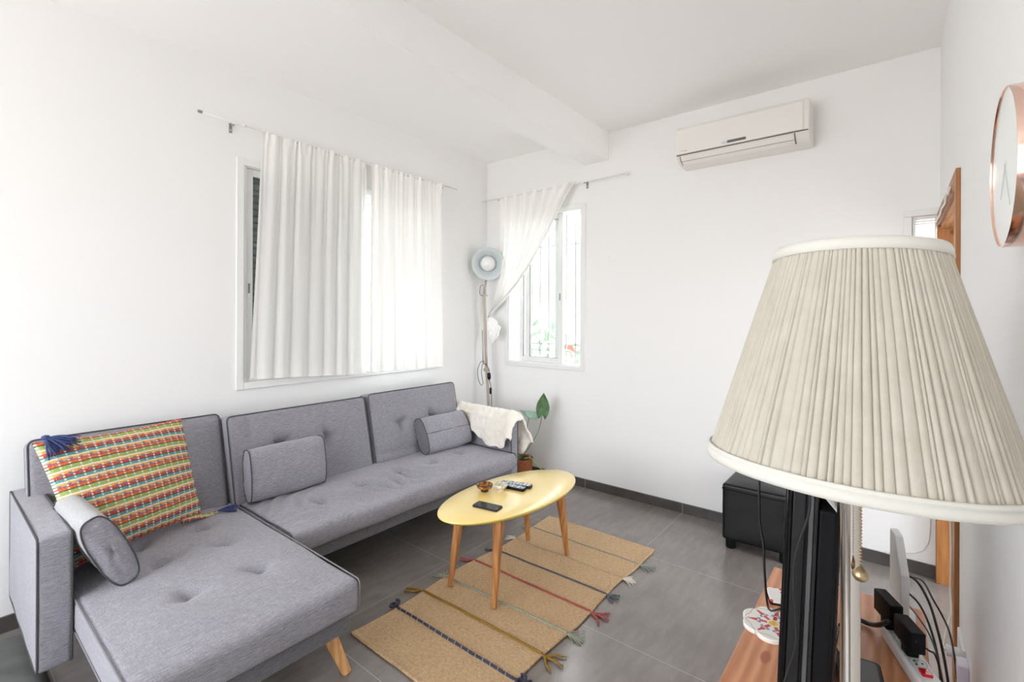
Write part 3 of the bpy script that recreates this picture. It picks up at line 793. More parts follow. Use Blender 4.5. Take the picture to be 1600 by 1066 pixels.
c = g.mix(g.math('MULTIPLY', dk, .8), c, srgb(104, 72, 42))
c = g.mix(g.math('MULTIPLY', g.math('GREATER_THAN', big, .5), .12), c, srgb(236, 205, 160))
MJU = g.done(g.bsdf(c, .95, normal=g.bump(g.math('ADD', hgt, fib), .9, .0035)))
MJUE = simple('jute_binding', srgb(150, 110, 66), .95)
rug = thing('rug', (2.0, 1.5, 0), 'natural jute rug with coloured rope stripes and corner tassels under the coffee table', 'rug')
RX0, RX1 = 1.215, 2.785
def ry0(x): return 1.135+.008*math.sin(x*9)+.006*nz(x*7, 1)
def ry1(x): return 1.872-.012*math.sin((x-1.2)*7)+.005*nz(x*8, 5)
def rz(x, y): return .011+.003*nz(x*5, y*5)
def rugtop(u, v):
    x = lerp(RX0, RX1, u)+.004*nz(v*6, u*3, 2); y = lerp(ry0(x), ry1(x), v); return Vector((x, y, rz(x, y)))
mb = MB(); mb.grid(rugtop, 120, 60); nA = 61
ed = [rugtop(i/120, 0) for i in range(121)]+[rugtop(1, j/60) for j in range(1, 61)]+[rugtop(1-i/120, 1) for i in range(1, 121)]+[rugtop(0, 1-j/60) for j in range(1, 60)]
mb.add([p for p in ed]+[Vector((p.x, p.y, .0005)) for p in ed], [(i, (i+1) % len(ed), len(ed)+(i+1) % len(ed), len(ed)+i) for i in range(len(ed))])
mb.build('mat', MJU, rug, smooth=True, angle=50)
mb = MB(); mb.tube([Vector((p.x, p.y, .0075+.001*nz(p.x*60, p.y*60))) for p in ed], .0068, 8, closed=True); mb.build('edge_binding', MJU, rug, smooth=True)
stripes = [(1.452, 1.452, srgb(62, 62, 80), .0064, 'navy rope stripe with white stitches', .045, 'curl'),
           (1.625, 1.632, srgb(140, 108, 40), .0066, 'mustard rope stripe', .095, 'rope'),
           (1.790, 1.810, srgb(150, 156, 138), .0058, 'sage grey rope stripe', .080, 'fringe'),
           (2.015, 2.012, srgb(158, 78, 72), .0054, 'coral red rope stripe', .085, 'rope'),
           (2.183, 2.189, srgb(84, 88, 98), .0052, 'slate grey rope stripe', .055, 'rope'),
           (2.372, 2.376, srgb(176, 160, 132), .0034, 'thin beige cord stripe', .07, 'fringe'),
           (2.571, 2.568, srgb(136, 146, 136), .0036, 'thin grey green cord stripe', .085, 'fringe')]
rr = random.Random(9)
for x1_, x0_, c_, r_, lab, tl, kind in stripes:
    g = G('yarn_'+lab.split()[0]); v = g.coord('Object')
    mt = g.done(g.bsdf(g.mix(g.noise(v, 220, 2), tuple(q*.72 for q in c_), tuple(min(1, q*1.3) for q in c_)), .95))
    mb = MB(); n = 90; 
    P = []
    for i in range(n+1):
        t = i/n; x = lerp(x1_, x0_, t)+.0025*nz(t*8, x1_*5); y = lerp(ry1(x)+.004, ry0(x)-.004, t); P.append(Vector((x, y, rz(x, y)+r_*.45)))
    for ph_ in (0, 1, 2):                        # three twisted plies
        Q = [p+Vector((math.cos(i*1.25+ph_*2.094), 0, math.sin(i*1.25+ph_*2.094)))*r_*.42 for i, p in enumerate(P)]
        mb.tube(Q, r_*.62, 6)
    if 'navy' in lab:
        mb.cur = 1
        for i in range(4, 88, 5):
            p = P[i]; mb.tube([p+Vector((-r_*1.2, 0, -.002)), p+Vector((-r_*.6, .001, r_*1.0)), p+Vector((r_*.6, .003, r_*1.0)), p+Vector((r_*1.2, .004, -.002))], .0009, 5)
    tag(mb.build('rope_stripe', [mt, MCABW], rug, smooth=True), lab)
    wt_ = mt if 'thin beige' not in lab else simple('off_white_yarn', srgb(214, 208, 196), .95)
    for p, dy in ((P[0], 1), (P[-1], -1)):
        mb = MB(); p = Vector((p.x, p.y, .008))
        if kind == 'curl':
            cpt = [p+Vector((math.cos(a)*.016*(1+.1*k), dy*(.022)+math.sin(a)*.016, .004+.002*k)) for k, a in enumerate([i*.9 for i in range(9)])]
            mb.tube(spline([p]+cpt, 4), .0062, 7)
            if dy < 0: tassel(mb, p+Vector((0, -.02, .002)), (.8, -.6, 0), 8, .05, .3, .0035, .003, rr)
        elif kind == 'rope':
            for k in range(3 if dy < 0 else 2):
                an = (-.75+.75*k) if dy < 0 else (-.55+.38*k)
                d_ = Vector((math.sin(an)*.9 + (.0 if dy < 0 else -.25), dy*math.cos(an), 0)).normalized()
                q = p+Vector((0, dy*.012, 0)); w_ = Vector((-d_.y, d_.x, 0))
                Pp = spline([p, q+d_*.01, q+d_*tl*.45+w_*.006*rr.choice((-1, 1)), q+d_*tl*.8], 6)
                Pp = [Vector((a.x, a.y, max(.006, a.z))) for a in Pp]
                for ph_ in (0, 1):
                    mb.tube([a+Vector((math.cos(i*.9+ph_*3.14), math.sin(i*.9+ph_*3.14), math.sin(i*.9+ph_*3.14)*.6))*.0026 for i, a in enumerate(Pp)], .0036, 6)
                tassel(mb, Pp[-1], d_, 7, .014, .35, .0017, .002, rr)
        else:
            for k in range(26):
                an = rr.gauss(.15 if dy < 0 else 0, .38); d_ = Vector((math.sin(an), dy*math.cos(an), 0)); l = tl*rr.uniform(.55, 1.05)
                w_ = Vector((-d_.y, d_.x, 0))*rr.gauss(0, .007)
                mb.tube(spline([p, p+d_*l*.3+w_*.4+Vector((0, 0, .004*rr.random())), p+d_*l*.7+w_, p+d_*l+w_*1.6+Vector((0, 0, -.004))], 3), .0015, 5)
            mb.lathe([(.001, .006), (.006, .003), (.007, 0), (.001, -.005)], 10, Matrix.Translation(p+Vector((0, dy*.008, 0))))
        mb.build('tassel', wt_, rug, smooth=True)
# ------------------------------------------------------------------ curtains
def hang_curtain(name, label, xt0, xt1, xb0, xb1, zt, zb0, zb1, folds, seed, mat, amp=.02):
    t = thing(name, ((xt0+xt1)/2, 3.03, zt), label, 'curtain', None)
    mb = MB(); rr = random.Random(seed)
    ph = [rr.uniform(-.9, .9) for _ in range(40)]; am = [rr.uniform(.45, 1.25) for _ in range(40)]
    def f(u, v):
        # v=0 top, 1 bottom
        x = lerp(lerp(xt0, xt1, u), lerp(xb0, xb1, u), v**1.15)
        q = u*folds; i = int(q); fr_ = q-i
        a = lerp(am[i], am[i+1], fr_); pp = lerp(ph[i], ph[i+1], fr_)
        y = 3.034+amp*(.55+.55*v)*a*math.sin(2*PI*q+pp*(.4+1.2*v))+.007*math.sin(2*PI*q*2.3+pp*3)*(1-v)**2
        y += .005*nz(u*9, v*3, seed)-.02*v*(1-u)*.6
        x += .010*(1-.3*v)*math.cos(2*PI*q+pp)
        z = lerp(zt, lerp(zb0, zb1, u), v)
        if v < .05: y += .006*math.sin(u*folds*2*PI*3.1)
        z += .004*math.sin(u*folds*2*PI*2.2)*(1-v)**6
        return Vector((x, min(y, 3.078), z))
    mb.grid(f, int(folds*26), 60); mb.build('cloth', mat, t, smooth=True)
    mb = MB(); mb.tube([f(i/120, 1)+Vector((0, -.001, .002)) for i in range(121)], .003, 6); mb.build('hem', mat, t, smooth=True)
    return t
hang_curtain('curtain', 'white cotton curtain over the left half of the wide window, flaring outward below', 1.315, 2.078, 1.248, 2.078, 2.545, 1.03, .985, 7.5, 4, MCUR, .014)
hang_curtain('curtain', 'white cotton curtain over the right half of the wide window', 2.098, 2.80, 2.085, 2.828, 2.54, .992, .978, 7.0, 8, MCUR2, .011)
MROD = simple('white_rod', (.80, .80, .78), .3)
r = thing('curtain_rod', (2.0, 3.037, 2.54), 'thin white curtain rod above the wide window on the left wall', 'curtain rod')
mb = MB(); mb.tube([(.995, 3.037, 2.553), (1.22, 3.037, 2.549), (2.2, 3.037, 2.530), (3.0, 3.037, 2.532)], .006, 10); mb.build('rod', MROD, r, smooth=True)
mb = MB(); mb.lathe([(.0001, -.012), (.008, -.010), (.008, .010), (.0001, .012)], 16, Matrix.Translation((.993, 3.037, 2.553)) @ Matrix.Rotation(PI/2, 4, 'Y')); mb.build('end_cap', MBKT, r, smooth=True)
mb = MB(); mb.lathe([(.0001, -.012), (.010, -.010), (.010, .010), (.0001, .012)], 16, Matrix.Translation((1.225, 3.037, 2.549)) @ Matrix.Rotation(PI/2, 4, 'Y')); mb.build('joint', MROD, r, smooth=True)
def bracket(parent, f, a, z):
    mb = MB(); bx_(mb, f, a-.008, a+.008, z-.045, z+.012, -.004, 0)
    mb.tube([f(a, z-.004, -.002), f(a, z-.004, -.03), f(a, z-.012, -.058)], .0035, 8)
    o = mb.build('bracket', MBKT, parent)
    mb = MB(); mb.lathe([(.0001, .004), (.005, .003), (.006, 0)], 12, Matrix.Translation(f(a, z-.03, -.004)) @ (Matrix.Rotation(PI/2, 4, 'X') if f is fy else Matrix.Rotation(-PI/2, 4, 'Y'))); mb.build('screw', MSTL2, o, smooth=True)
bracket(r, fy, 1.172, 2.545); bracket(r, fy, 2.835, 2.525)
r = thing('curtain_rod', (3.4, 2.4, 2.505), 'thin white curtain rod above the small corner window', 'curtain rod')
mb = MB(); mb.tube([(3.39, 3.085, 2.503), (3.40, 2.6, 2.507), (3.41, 1.62, 2.512)], .0055, 10); mb.build('rod', MROD, r, smooth=True)
mb = MB(); mb.lathe([(.0001, -.012), (.013, -.008), (.013, .010), (.0001, .014)], 16, Matrix.Translation((3.41, 1.612, 2.512)) @ Matrix.Rotation(PI/2, 4, 'X')); mb.build('finial', MROD, r, smooth=True)
bracket(r, fx, 2.905, 2.51); bracket(r, fx, 1.985, 2.515)
# tied-back curtain at the corner window
ct2 = thing('curtain', (3.40, 2.5, 2.51), 'sheer white curtain pulled aside and tied at the corner beside the standing lamp', 'curtain')
def c2edge(s_, t):
    # left edge (s=0) and right edge (s=1) as (y,z)
    L = [(2.885, 2.515), (2.885, 2.2), (2.90, 1.85), (2.945, 1.58), (3.01, 1.43)]
    R = [(2.06, 2.525), (2.165, 2.36), (2.36, 2.06), (2.62, 1.735), (3.00, 1.40)]
    def ev(C, t):
        q = t*(len(C)-1); i = min(len(C)-2, int(q)); k = q-i
        p0 = C[max(0, i-1)]; p1 = C[i]; p2 = C[i+1]; p3 = C[min(len(C)-1, i+2)]
        return [.5*((2*b)+(c_-a)*k+(2*a-5*b+4*c_-d_)*k*k+(3*b-a-3*c_+d_)*k**3) for a, b, c_, d_ in zip(p0, p1, p2, p3)]
    a, b = ev(L, t), ev(R, t); return a[0]+(b[0]-a[0])*s_, a[1]+(b[1]-a[1])*s_
def c2(u, v):
    s_ = u**(1-.25*v); s_ = 1-(1-s_)*1.0
    y, z = c2edge(s_, v)
    A = .020*(1-.75*v)+.004
    x = 3.405+A*math.sin(2*PI*u*7.5+1.2*v)*(1 if u < .8 else 1.2)+.004*nz(u*8, v*5, 3)
    if u > .82: x -= .03*sstep(.82, .95, u)*math.sin(v*PI)**.5; x -= .012*math.sin((u-.82)/.18*PI*3)
    return Vector((min(x, 3.452), y, z))
mb = MB(); mb.grid(c2, 220, 90); mb.build('cloth', MCUR3, ct2, smooth=True)
mb = MB()
for k in range(4): mb.tube([c2(1-k*.018, i/60)+Vector((-.006*k-.004, .004*k, -.012*k*math.sin(i/60*PI))) for i in range(61)], .0055-.0008*k, 6)
mb.build('gathered_edge', MCUR, ct2, smooth=True)
mb = MB()
def blob(u, v):
    a = u*2*PI; t = v; z = 1.40-.23*t; r_ = (.012+.052*math.sin(min(1, t*1.08)*PI)**.7)*(1-.15*t)
    f_ = 1+.45*nz(math.cos(a)*2.2, math.sin(a)*2.2, t*6)+.18*math.sin(a*7+t*9)
    return Vector((3.31+r_*.55*f_*math.cos(a), 2.905-.045*math.sin(t*PI*.8)+r_*f_*math.sin(a), z))
mb.grid(blob, 60, 40); mb.build('knotted_end', MCUR2, ct2, smooth=True)

# ------------------------------------------------------------------ standing work lamp in the corner
MGM = simple('beige_grey_metal', srgb(176, 166, 152), .35, .3); MGI = simple('pale_grey_enamel', srgb(205, 214, 216), .45)
fl = thing('floor_lamp', (3.30, 2.90, 0), 'standing work lamp in the corner with round grey shade facing the room', 'floor lamp')
mb = MB(); mb.lathe([(.0001, 0), (.13, 0), (.13, .018), (.12, .024), (.02, .028), (.0001, .028)], 40, Matrix.Translation((3.30, 2.90, 0))); mb.build('base', MGM, fl, smooth=True, angle=40)
mb = MB(); mb.tube([(3.30, 2.905, .02), (3.30, 2.915, .6), (3.30, 2.945, .93)], .013, 14); mb.build('lower_pole', MGM, fl, smooth=True)
mb = MB()
for dx in (-.010, .010): mb.tube([(3.30+dx*.3, 2.945+dx, .90), (3.30+dx*.3, 2.975+dx, 1.62)], .0085, 10)
mb.box(3.285, 3.315, 2.928, 2.962, .90, .93); mb.build('upper_arm', MGM, fl, smooth=True, angle=40)
mb = MB(); mb.tube([(3.30, 2.985, .96), (3.30, 2.995, 1.28)], .0055, 8); mb.build('spring', MSTL2, fl, smooth=True)
mb = MB(); mb.tube([(3.285, 2.925, .96), (3.285, 2.935, 1.22)], .004, 8); mb.build('spring', MSTL2, fl, smooth=True)
for z, y in ((.915, 2.944), (1.60, 2.972)):
    mb = MB(); mb.tube([(3.30, y-.035, z), (3.30, y+.035, z)], .006, 10); k_ = mb.build('hinge_bolt', MSTL2, fl, smooth=True)
mb = MB(); mb.tube([(3.30, 2.972, 1.62), (3.302, 2.973, 1.68), (3.32, 2.965, 1.76)], .011, 12); mb.build('neck', MGM, fl, smooth=True)
hc = Vector((3.30, 2.925, 1.893)); dr = (Vector((0, 0, CAMH))-hc+Vector((.2, -.1, -.1))).normalized()
zq = dr.to_track_quat('Z', 'Y').to_matrix().to_4x4(); TH = Matrix.Translation(hc) @ zq
mb = MB(); mb.lathe([(.149, 0), (.147, .002), (.120, -.035), (.085, -.080), (.058, -.115), (.050, -.16), (.0001, -.165)], 56, TH)
mb.build('lamp_shade', [MGI], fl, smooth=True, solid=.003)
mb = MB(); mb.tube([TH @ Vector((.149*math.cos(a*PI/28), .149*math.sin(a*PI/28), 0)) for a in range(56)], .003, 8, closed=True); mb.build('shade_rim', MGI, fl, smooth=True)
mb = MB(); mb.lathe([(.0001, -.018), (.030, -.022), (.055, -.038), (.072, -.066), (.066, -.10), (.04, -.14), (.02, -.15)], 40, TH); mb.build('bulb', simple('opal_bulb', (.86, .86, .85), .3), fl, smooth=True)
mb = MB(); mb.tube(spline([(3.30, 2.955, .99), (3.30, 3.01, .985), (3.30, 3.05, .92), (3.30, 3.05, .84), (3.30, 3.015, .77), (3.30, 2.985, .79), (3.30, 3.005, .88), (3.30, 2.995, .96)], 8), .0026, 6); 
mb.build('cord', MCAB, fl, smooth=True)
mb = MB(); mb.tube(spline([(3.29, 2.965, .98), (3.28, 2.90, .93), (3.28, 2.885, .86), (3.28, 2.895, .84), (3.29, 2.875, .74), (3.30, 2.875, .5), (3.34, 2.87, .1), (3.36, 2.86, .035)], 8), .003, 6)
mb.build('cord', MCAB, fl, smooth=True)
mb = MB(); mb.tube([(3.28, 2.897, .895), (3.28, 2.896, .885), (3.28, 2.893, .845), (3.28, 2.892, .83)], lambda t: .017 if .2 < t < .9 else .008, 12); mb.build('switch', MBLK, fl, smooth=True)
mb = MB(); mb.tube([(3.28, 2.876, .76), (3.28, 2.875, .75), (3.28, 2.874, .71), (3.28, 2.873, .70)], lambda t: .011 if .2 < t < .9 else .005, 12); mb.build('plug', MBLK, fl, smooth=True)
mb = MB(); mb.tube(spline([(3.30, 2.985, 1.70), (3.30, 3.02, 1.69), (3.30, 3.03, 1.62), (3.30, 2.99, 1.60)], 6), .0022, 6); mb.build('cord', MCAB, fl, smooth=True)

# ------------------------------------------------------------------ potted plant
MWIC = G('woven_wicker'); tc = MWIC.n('TexCoord'); sp = MWIC.n('SeparateXYZ', {0: tc.outputs['Object']})
an = MWIC.math('ARCTAN2', sp.outputs[1], sp.outputs[0]); s1 = MWIC.math('SINE', MWIC.math('MULTIPLY', an, 26.0)); s2 = MWIC.math('SINE', MWIC.math('MULTIPLY', sp.outputs[2], 2*PI/.022))
ck = MWIC.math('MULTIPLY', s1, s2)
MWIC = MWIC.done(MWIC.bsdf(MWIC.ramp(MWIC.math('ADD', MWIC.math('MULTIPLY', ck, .4), .5), [(.1, srgb(104, 52, 26)), (.6, srgb(172, 96, 54)), (.95, srgb(200, 126, 78))]), .7, normal=MWIC.bump(ck, .8, .004)))
pl = thing('potted_plant', (3.21, 2.60, 0), 'potted plant with large arrow-shaped leaves behind the sofa arm', 'plant')
bm_pot = MB(); bm_pot.lathe([(.0001, 0), (.085, 0), (.094, .06), (.103, .17), (.106, .20), (.100, .203), (.096, .19)], 64)
pot = bm_pot.build('basket', MWIC, None, smooth=True, angle=60); pot.location = (3.25, 2.50, 0); pot.parent = pl; pot.matrix_parent_inverse = parent_inv(pl)
mb = MB(); mb.lathe([(.0001, .188), (.05, .19), (.097, .186)], 32, Matrix.Translation((3.25, 2.50, 0))); mb.build('soil', simple('soil', (.05, .032, .02), .95), pl, smooth=True)
def leafmat(name, a, b):
    g = G(name); v = g.coord('Object'); return g.done(g.bsdf(g.mix(g.noise(v, 14, 3), a, b), .4, normal=g.bump(g.noise(v, 60, 2), .15, .002)))
ML1 = leafmat('deep_green_leaf', srgb(54, 88, 50), srgb(92, 128, 84)); ML2 = leafmat('silvery_green_leaf', srgb(126, 164, 142), srgb(168, 196, 184)); MSTM = simple('green_stem', srgb(120, 150, 100), .5); MSTM2 = simple('pale_green_stalk', srgb(140, 176, 96), .45)
def leaf(base, tip, nrm_, W, mat, parent, cup=.15, lobes=True):
    base, tip = Vector(base), Vector(tip); ax = tip-base; L = ax.length; ax.normalize(); n_ = Vector(nrm_); n_ = (n_-ax*n_.dot(ax)).normalized(); sd = ax.cross(n_)
    def f(u, v):
        t = v; s_ = (u-.5)*2
        wd = W*(math.sin(min(1, (t+.04))**.62*PI)**.85)*(1 if t > .25 else 1)
        back = -.20*L*abs(s_)*(1-t)**6*1.0
        return base+ax*(L*t+back)+sd*(s_*wd)+n_*(cup*W*(s_*s_)-.05*L*math.sin(t*PI)+.004*nz(u*6, v*6))
    mb = MB(); mb.grid(f, 20, 30); return mb.build('leaf', mat, parent, smooth=True, solid=.0015)
leaf((3.26, 2.285, .595), (3.25, 2.262, .785), (-.8, -.45, .3), .055, ML1, pl, .12)
leaf((3.25, 2.34, .560), (3.24, 2.50, .602), (-.25, -.1, .95), .048, ML2, pl, .25)
leaf((3.23, 2.33, .575), (3.22, 2.44, .61), (-.5, -.3, .9), .045, ML2, pl, .2)
mb = MB(); mb.tube(spline([(3.25, 2.50, .19), (3.26, 2.40, .33), (3.26, 2.32, .46), (3.26, 2.285, .60)], 10), .0035, 8); mb.build('stem', MSTM, pl, smooth=True)
mb = MB(); mb.tube(spline([(3.24, 2.50, .19), (3.245, 2.44, .36), (3.24, 2.425, .48), (3.24, 2.40, .575)], 10), .0032, 8); mb.build('stem', MSTM, pl, smooth=True)
mb = MB(); mb.tube(spline([(3.25, 2.46, .198), (3.26, 2.40, .208), (3.25, 2.34, .17), (3.27, 2.24, .11)], 10), lambda t: .009*(1-.6*t), 8); mb.build('fallen_stalk', MSTM2, pl, smooth=True)
for (bx2, by2, tx, ty, tz) in ((3.21, 2.53, 3.16, 2.57, .30), (3.21, 2.50, 3.17, 2.53, .27), (3.27, 2.54, 3.26, 2.58, .31)):
    leaf((bx2, by2, .19), (tx, ty, tz), (-.3, -.9, .1), .018, ML1, pl)
mb = MB(); mb.lathe([(.0001, 0), (.016, .006), (.02, .018), (.012, .03), (.0001, .032)], 14, Matrix.Translation((3.31, 2.455, .192))); mb.build('dry_husk', simple('dry_brown', srgb(150, 110, 86), .9), pl, smooth=True)

# ------------------------------------------------------------------ air conditioner
MAC = simple('ivory_plastic', (.80, .785, .75), .4); MACD = simple('seam_brown', srgb(96, 80, 66), .7)
ac = thing('air_conditioner', (3.47, .785, 2.6), 'ivory split air conditioner mounted high on the far wall', 'air conditioner')
prof = [(3.47, 2.712), (3.31, 2.716), (3.282, 2.708), (3.272, 2.69), (3.268, 2.60), (3.270, 2.535), (3.278, 2.508), (3.300, 2.484), (3.345, 2.466), (3.47, 2.460)]
Ty = Matrix(((1, 0, 0, 0), (0, 0, 1, 0), (0, 1, 0, 0), (0, 0, 0, 1)))
mb = MB(); mb.prism(prof, .395, 1.178, Ty); mb.build('body', MAC, ac, bevel=.006)
mb = MB(); mb.prism([(3.272, 2.694), (3.262, 2.690), (3.259, 2.60), (3.261, 2.522), (3.272, 2.522)], .425, 1.176, Ty); mb.build('front_panel', MAC, ac, bevel=.003)
mb = MB(); mb.prism([(3.274, 2.519), (3.2665, 2.519), (3.2665, 2.516), (3.274, 2.516)], .40, 1.176, Ty); mb.build('panel_gap', MACD, ac)
mb = MB(); mb.prism([(3.290, 2.511), (3.2745, 2.509), (3.297, 2.479), (3.335, 2.463), (3.338, 2.470), (3.31, 2.489)], .475, 1.150, Ty); lv = mb.build('louver', MAC, ac, bevel=.0015)
mb = MB(); mb.tube([(3.296, .476, 2.4795), (3.296, 1.149, 2.4795)], .0012, 6); mb.build('louver_slit', MACD, lv)
mb = MB(); mb.tube([(3.337, .472, 2.4665), (3.337, 1.153, 2.4665)], .0022, 6); mb.build('louver_shadow_gap', MACD, ac)
mb = MB(); mb.tube([(3.273, .470, 2.512), (3.297, .470, 2.482), (3.337, .470, 2.4665)], .0024, 6); mb.build('louver_shadow_gap', MACD, ac)
mb = MB(); mb.tube([(3.273, 1.153, 2.512), (3.297, 1.153, 2.482), (3.337, 1.153, 2.4665)], .0020, 6); mb.build('louver_shadow_gap', MACD, ac)
mb = MB(); mb.box(3.257, 3.2615, .735, .845, 2.533, 2.549); mb.build('display_window', simple('display_grey', srgb(104, 104, 100), .25), ac)
mb = MB(); mb.box(3.257, 3.2615, .846, .878, 2.533, 2.547); mb.build('badge', simple('badge_silver', srgb(205, 212, 216), .3), ac)
mb = MB(); mb.box(3.2585, 3.261, 1.112, 1.150, 2.5405, 2.5425); mb.box(3.2585, 3.261, 1.100, 1.112, 2.538, 2.5405)
mb.build('emblem', simple('emblem_grey', srgb(170, 168, 164), .4), ac)

# ------------------------------------------------------------------ wall clock
CY0 = -.150
ck = thing('wall_clock', (1.215, YR, 1.69), 'round wall clock with deep copper rim on the right-hand wall', 'clock')
Tc = Matrix.Translation((1.218, CY0, 1.686)) @ Matrix.Rotation(-PI/2, 4, 'X')
mb = MB(); mb.lathe([(.139, -.0385), (.1405, -.036), (.1405, 0), (.1398, .001), (.1386, .001), (.1382, 0), (.1382, -.004)], 96, Tc); mb.build('rim', MCOP, ck, smooth=True, angle=40)
mb = MB(); mb.lathe([(.0001, -.0035), (.1384, -.0035)], 64, Tc); mb.build('face', simple('clock_face', srgb(236, 240, 238), .35), ck)
for a, l, w_ in ((50, .062, .003), (125, .09, .0022)):
    mb = MB(); mb.box(-.012, l, -w_/2, w_/2, -.0026, -.0020, Tc @ Matrix.Rotation(math.radians(a), 4, 'Z')); mb.build('hand', simple('clock_hand_grey', srgb(196, 198, 196), .4), ck)

# ------------------------------------------------------------------ foreground floor lamp
g = G('pleated_ivory_cloth'); v = g.coord('Object'); nb = g.bump(g.math('ADD', g.noise(g.coord('Object', (500, 500, 500)), 1, 3), g.noise(v, 60, 3)), .12, .001)
cs_ = g.ramp(g.noise(g.coord('Object', (30, 30, 30)), 1, 5, .7), [(.3, (.54, .51, .435)), (.6, (.61, .58, .505)), (.8, (.66, .635, .565))])
d1 = g.bsdf(cs_, .9, normal=nb); t1 = g.n('BsdfTranslucent', {0: (.80, .74, .62, 1)}).outputs[0]
MSHD = g.done(g.n('MixShader', {0: .28, 1: d1, 2: t1}).outputs[0])
MTRM = simple('ivory_trim_tape', (.63, .615, .565), .8)
LB = Vector((.898, .0524, 1.1815)); LT = Vector((.898+.0265, .0524-.0042, 1.5222))
tl_ = thing('floor_lamp', (.898, .0524, 0), 'tall nickel floor lamp in the foreground with large pleated ivory shade', 'floor lamp')
axl = LT-LB; Hs = axl.length
ex = Vector((1, 0, -.0785)).normalized(); ey = Vector((0, 1, .023)); ey = (ey-ex*ey.dot(ex)).normalized(); ez = ex.cross(ey)
TS = Matrix.Identity(4)
for i in range(3): TS[i][0] = ex[i]; TS[i][1] = ey[i]; TS[i][2] = ez[i]; TS[i][3] = LB[i]
TSi = TS.inverted(); topl = TSi @ LT
rr = random.Random(21)
edges = [0]
while edges[-1] < 2*PI: edges.append(edges[-1]+rr.uniform(.026, .066)*(1.5 if rr.random() < .3 else 1))
edges[-1] = 2*PI
offs = []
SEG = []                                   # angular samples with their pleat relief
for i in range(len(edges)-1):
    a0, a1 = edges[i], edges[i+1]; dd_ = rr.uniform(.0016, .0036)
    for q, o_ in ((0.0, -1.0), (.10, .35), (.22, .9), (.5, 1.0), (.8, .55), (.96, -.1)): SEG.append((a0+(a1-a0)*q, o_*dd_))
mb = MB(); NV = 24; ns = len(SEG); Rb, Rt = .2, .1098
vs = []; fs = []
for j in range(NV+1):
    t = j/NV
    for k, (a, o_) in enumerate(SEG):
        R_ = lerp(Rb-.002, Rt-.001, t)+o_*(1-.45*t)*(1+.3*math.sin(a*17+t*3))
        aa = a+.004*nz(a*6, t*2)
        c_ = topl*t
        vs.append(TS @ Vector((c_.x+R_*math.cos(aa), c_.y+R_*math.sin(aa), lerp(.010, topl.z-.006, t))))
for j in range(NV):
    for k in range(ns):
        l = (k+1) % ns; fs.append((j*ns+k, j*ns+l, (j+1)*ns+l, (j+1)*ns+k))
mb.add(vs, fs); shd = mb.build('lamp_shade', MSHD, tl_, smooth=True)
mb = MB(); mb.lathe([(.1995, -.001), (.2025, -.001), (.2045, .004), (.2045, .010), (.2015, .0125), (.2045, .015), (.2025, .020), (.1995, .020), (.198, .010)], 160, TS); mb.build('bottom_trim', MTRM, shd, smooth=True)
mb = MB(); Tt = TS @ Matrix.Translation((topl.x, topl.y, topl.z)); mb.lathe([(.1135, -.017), (.1155, -.016), (.1145, -.006), (.1115, .001), (.1085, .001), (.1085, -.015)], 120, Tt); mb.build('top_trim', MTRM, shd, smooth=True)
# lamp works
mb = MB(); mb.tube([(.898, .0524, .02), (.898, .0524, 1.20)], .0132, 40); mb.build('pole', MSTEEL, tl_, smooth=True, angle=40)
mb = MB(); mb.lathe([(.0001, 0), (.125, 0), (.125, .012), (.11, .02), (.03, .03), (.016, .05), (.0001, .05)], 64, Matrix.Translation((.898, .0524, 0))); mb.build('base', MSTEEL, tl_, smooth=True, angle=40)
mb = MB(); mb.lathe([(.0132, 1.2), (.02, 1.205), (.021, 1.26), (.016, 1.27), (.0001, 1.27)], 24, Matrix.Translation((.898, .0524, 0))); mb.build('socket', MSTEEL, tl_, smooth=True, angle=40)
mb = MB(); mb.lathe([(.013, 1.27), (.016, 1.29), (.03, 1.33), (.03, 1.36), (.018, 1.385), (.0001, 1.39)], 24, Matrix.Translation((.898, .0524, 0))); mb.build('bulb', simple('unlit_bulb', (.85, .85, .84), .3), tl_, smooth=True)
mb = MB()
for k in range(3):
    a = k*2*PI/3; mb.tube([TS @ Vector((topl.x+.109*math.cos(a), topl.y+.109*math.sin(a), topl.z-.004)), TS @ Vector((topl.x, topl.y, topl.z-.03))], .0018, 6)
mb.tube([(.898, .0524, 1.27), (.905, .05, 1.34), (.94, .05, 1.40), (.93, .049, 1.47), TS @ Vector((topl.x, topl.y, topl.z-.03))], .002, 6)
mb.build('harp', MSTEEL, tl_, smooth=True)
mb = MB(); zc = 1.235; kk = 0
while zc > 1.056:
    mb.lathe([(.0001, -.0021), (.0019, -.001), (.0021, 0), (.0019, .001), (.0001, .0021)], 8, Matrix.Translation((.8705, .0385, zc))); zc -= .0048
mb.tube([(.8705, .0385, 1.235), (.8705, .0385, 1.052)], .0006, 5)
pc_ = mb.build('pull_chain', MBRASS, tl_, smooth=True)
mb = MB(); mb.lathe([(.0001, -.010), (.007, -.0085), (.0105, -.003), (.0105, .001), (.007, .006), (.003, .011), (.0001, .012)], 24, Matrix.Translation((.8705, .0385, 1.041))); mb.build('pull_knob', MBRASS, pc_, smooth=True)

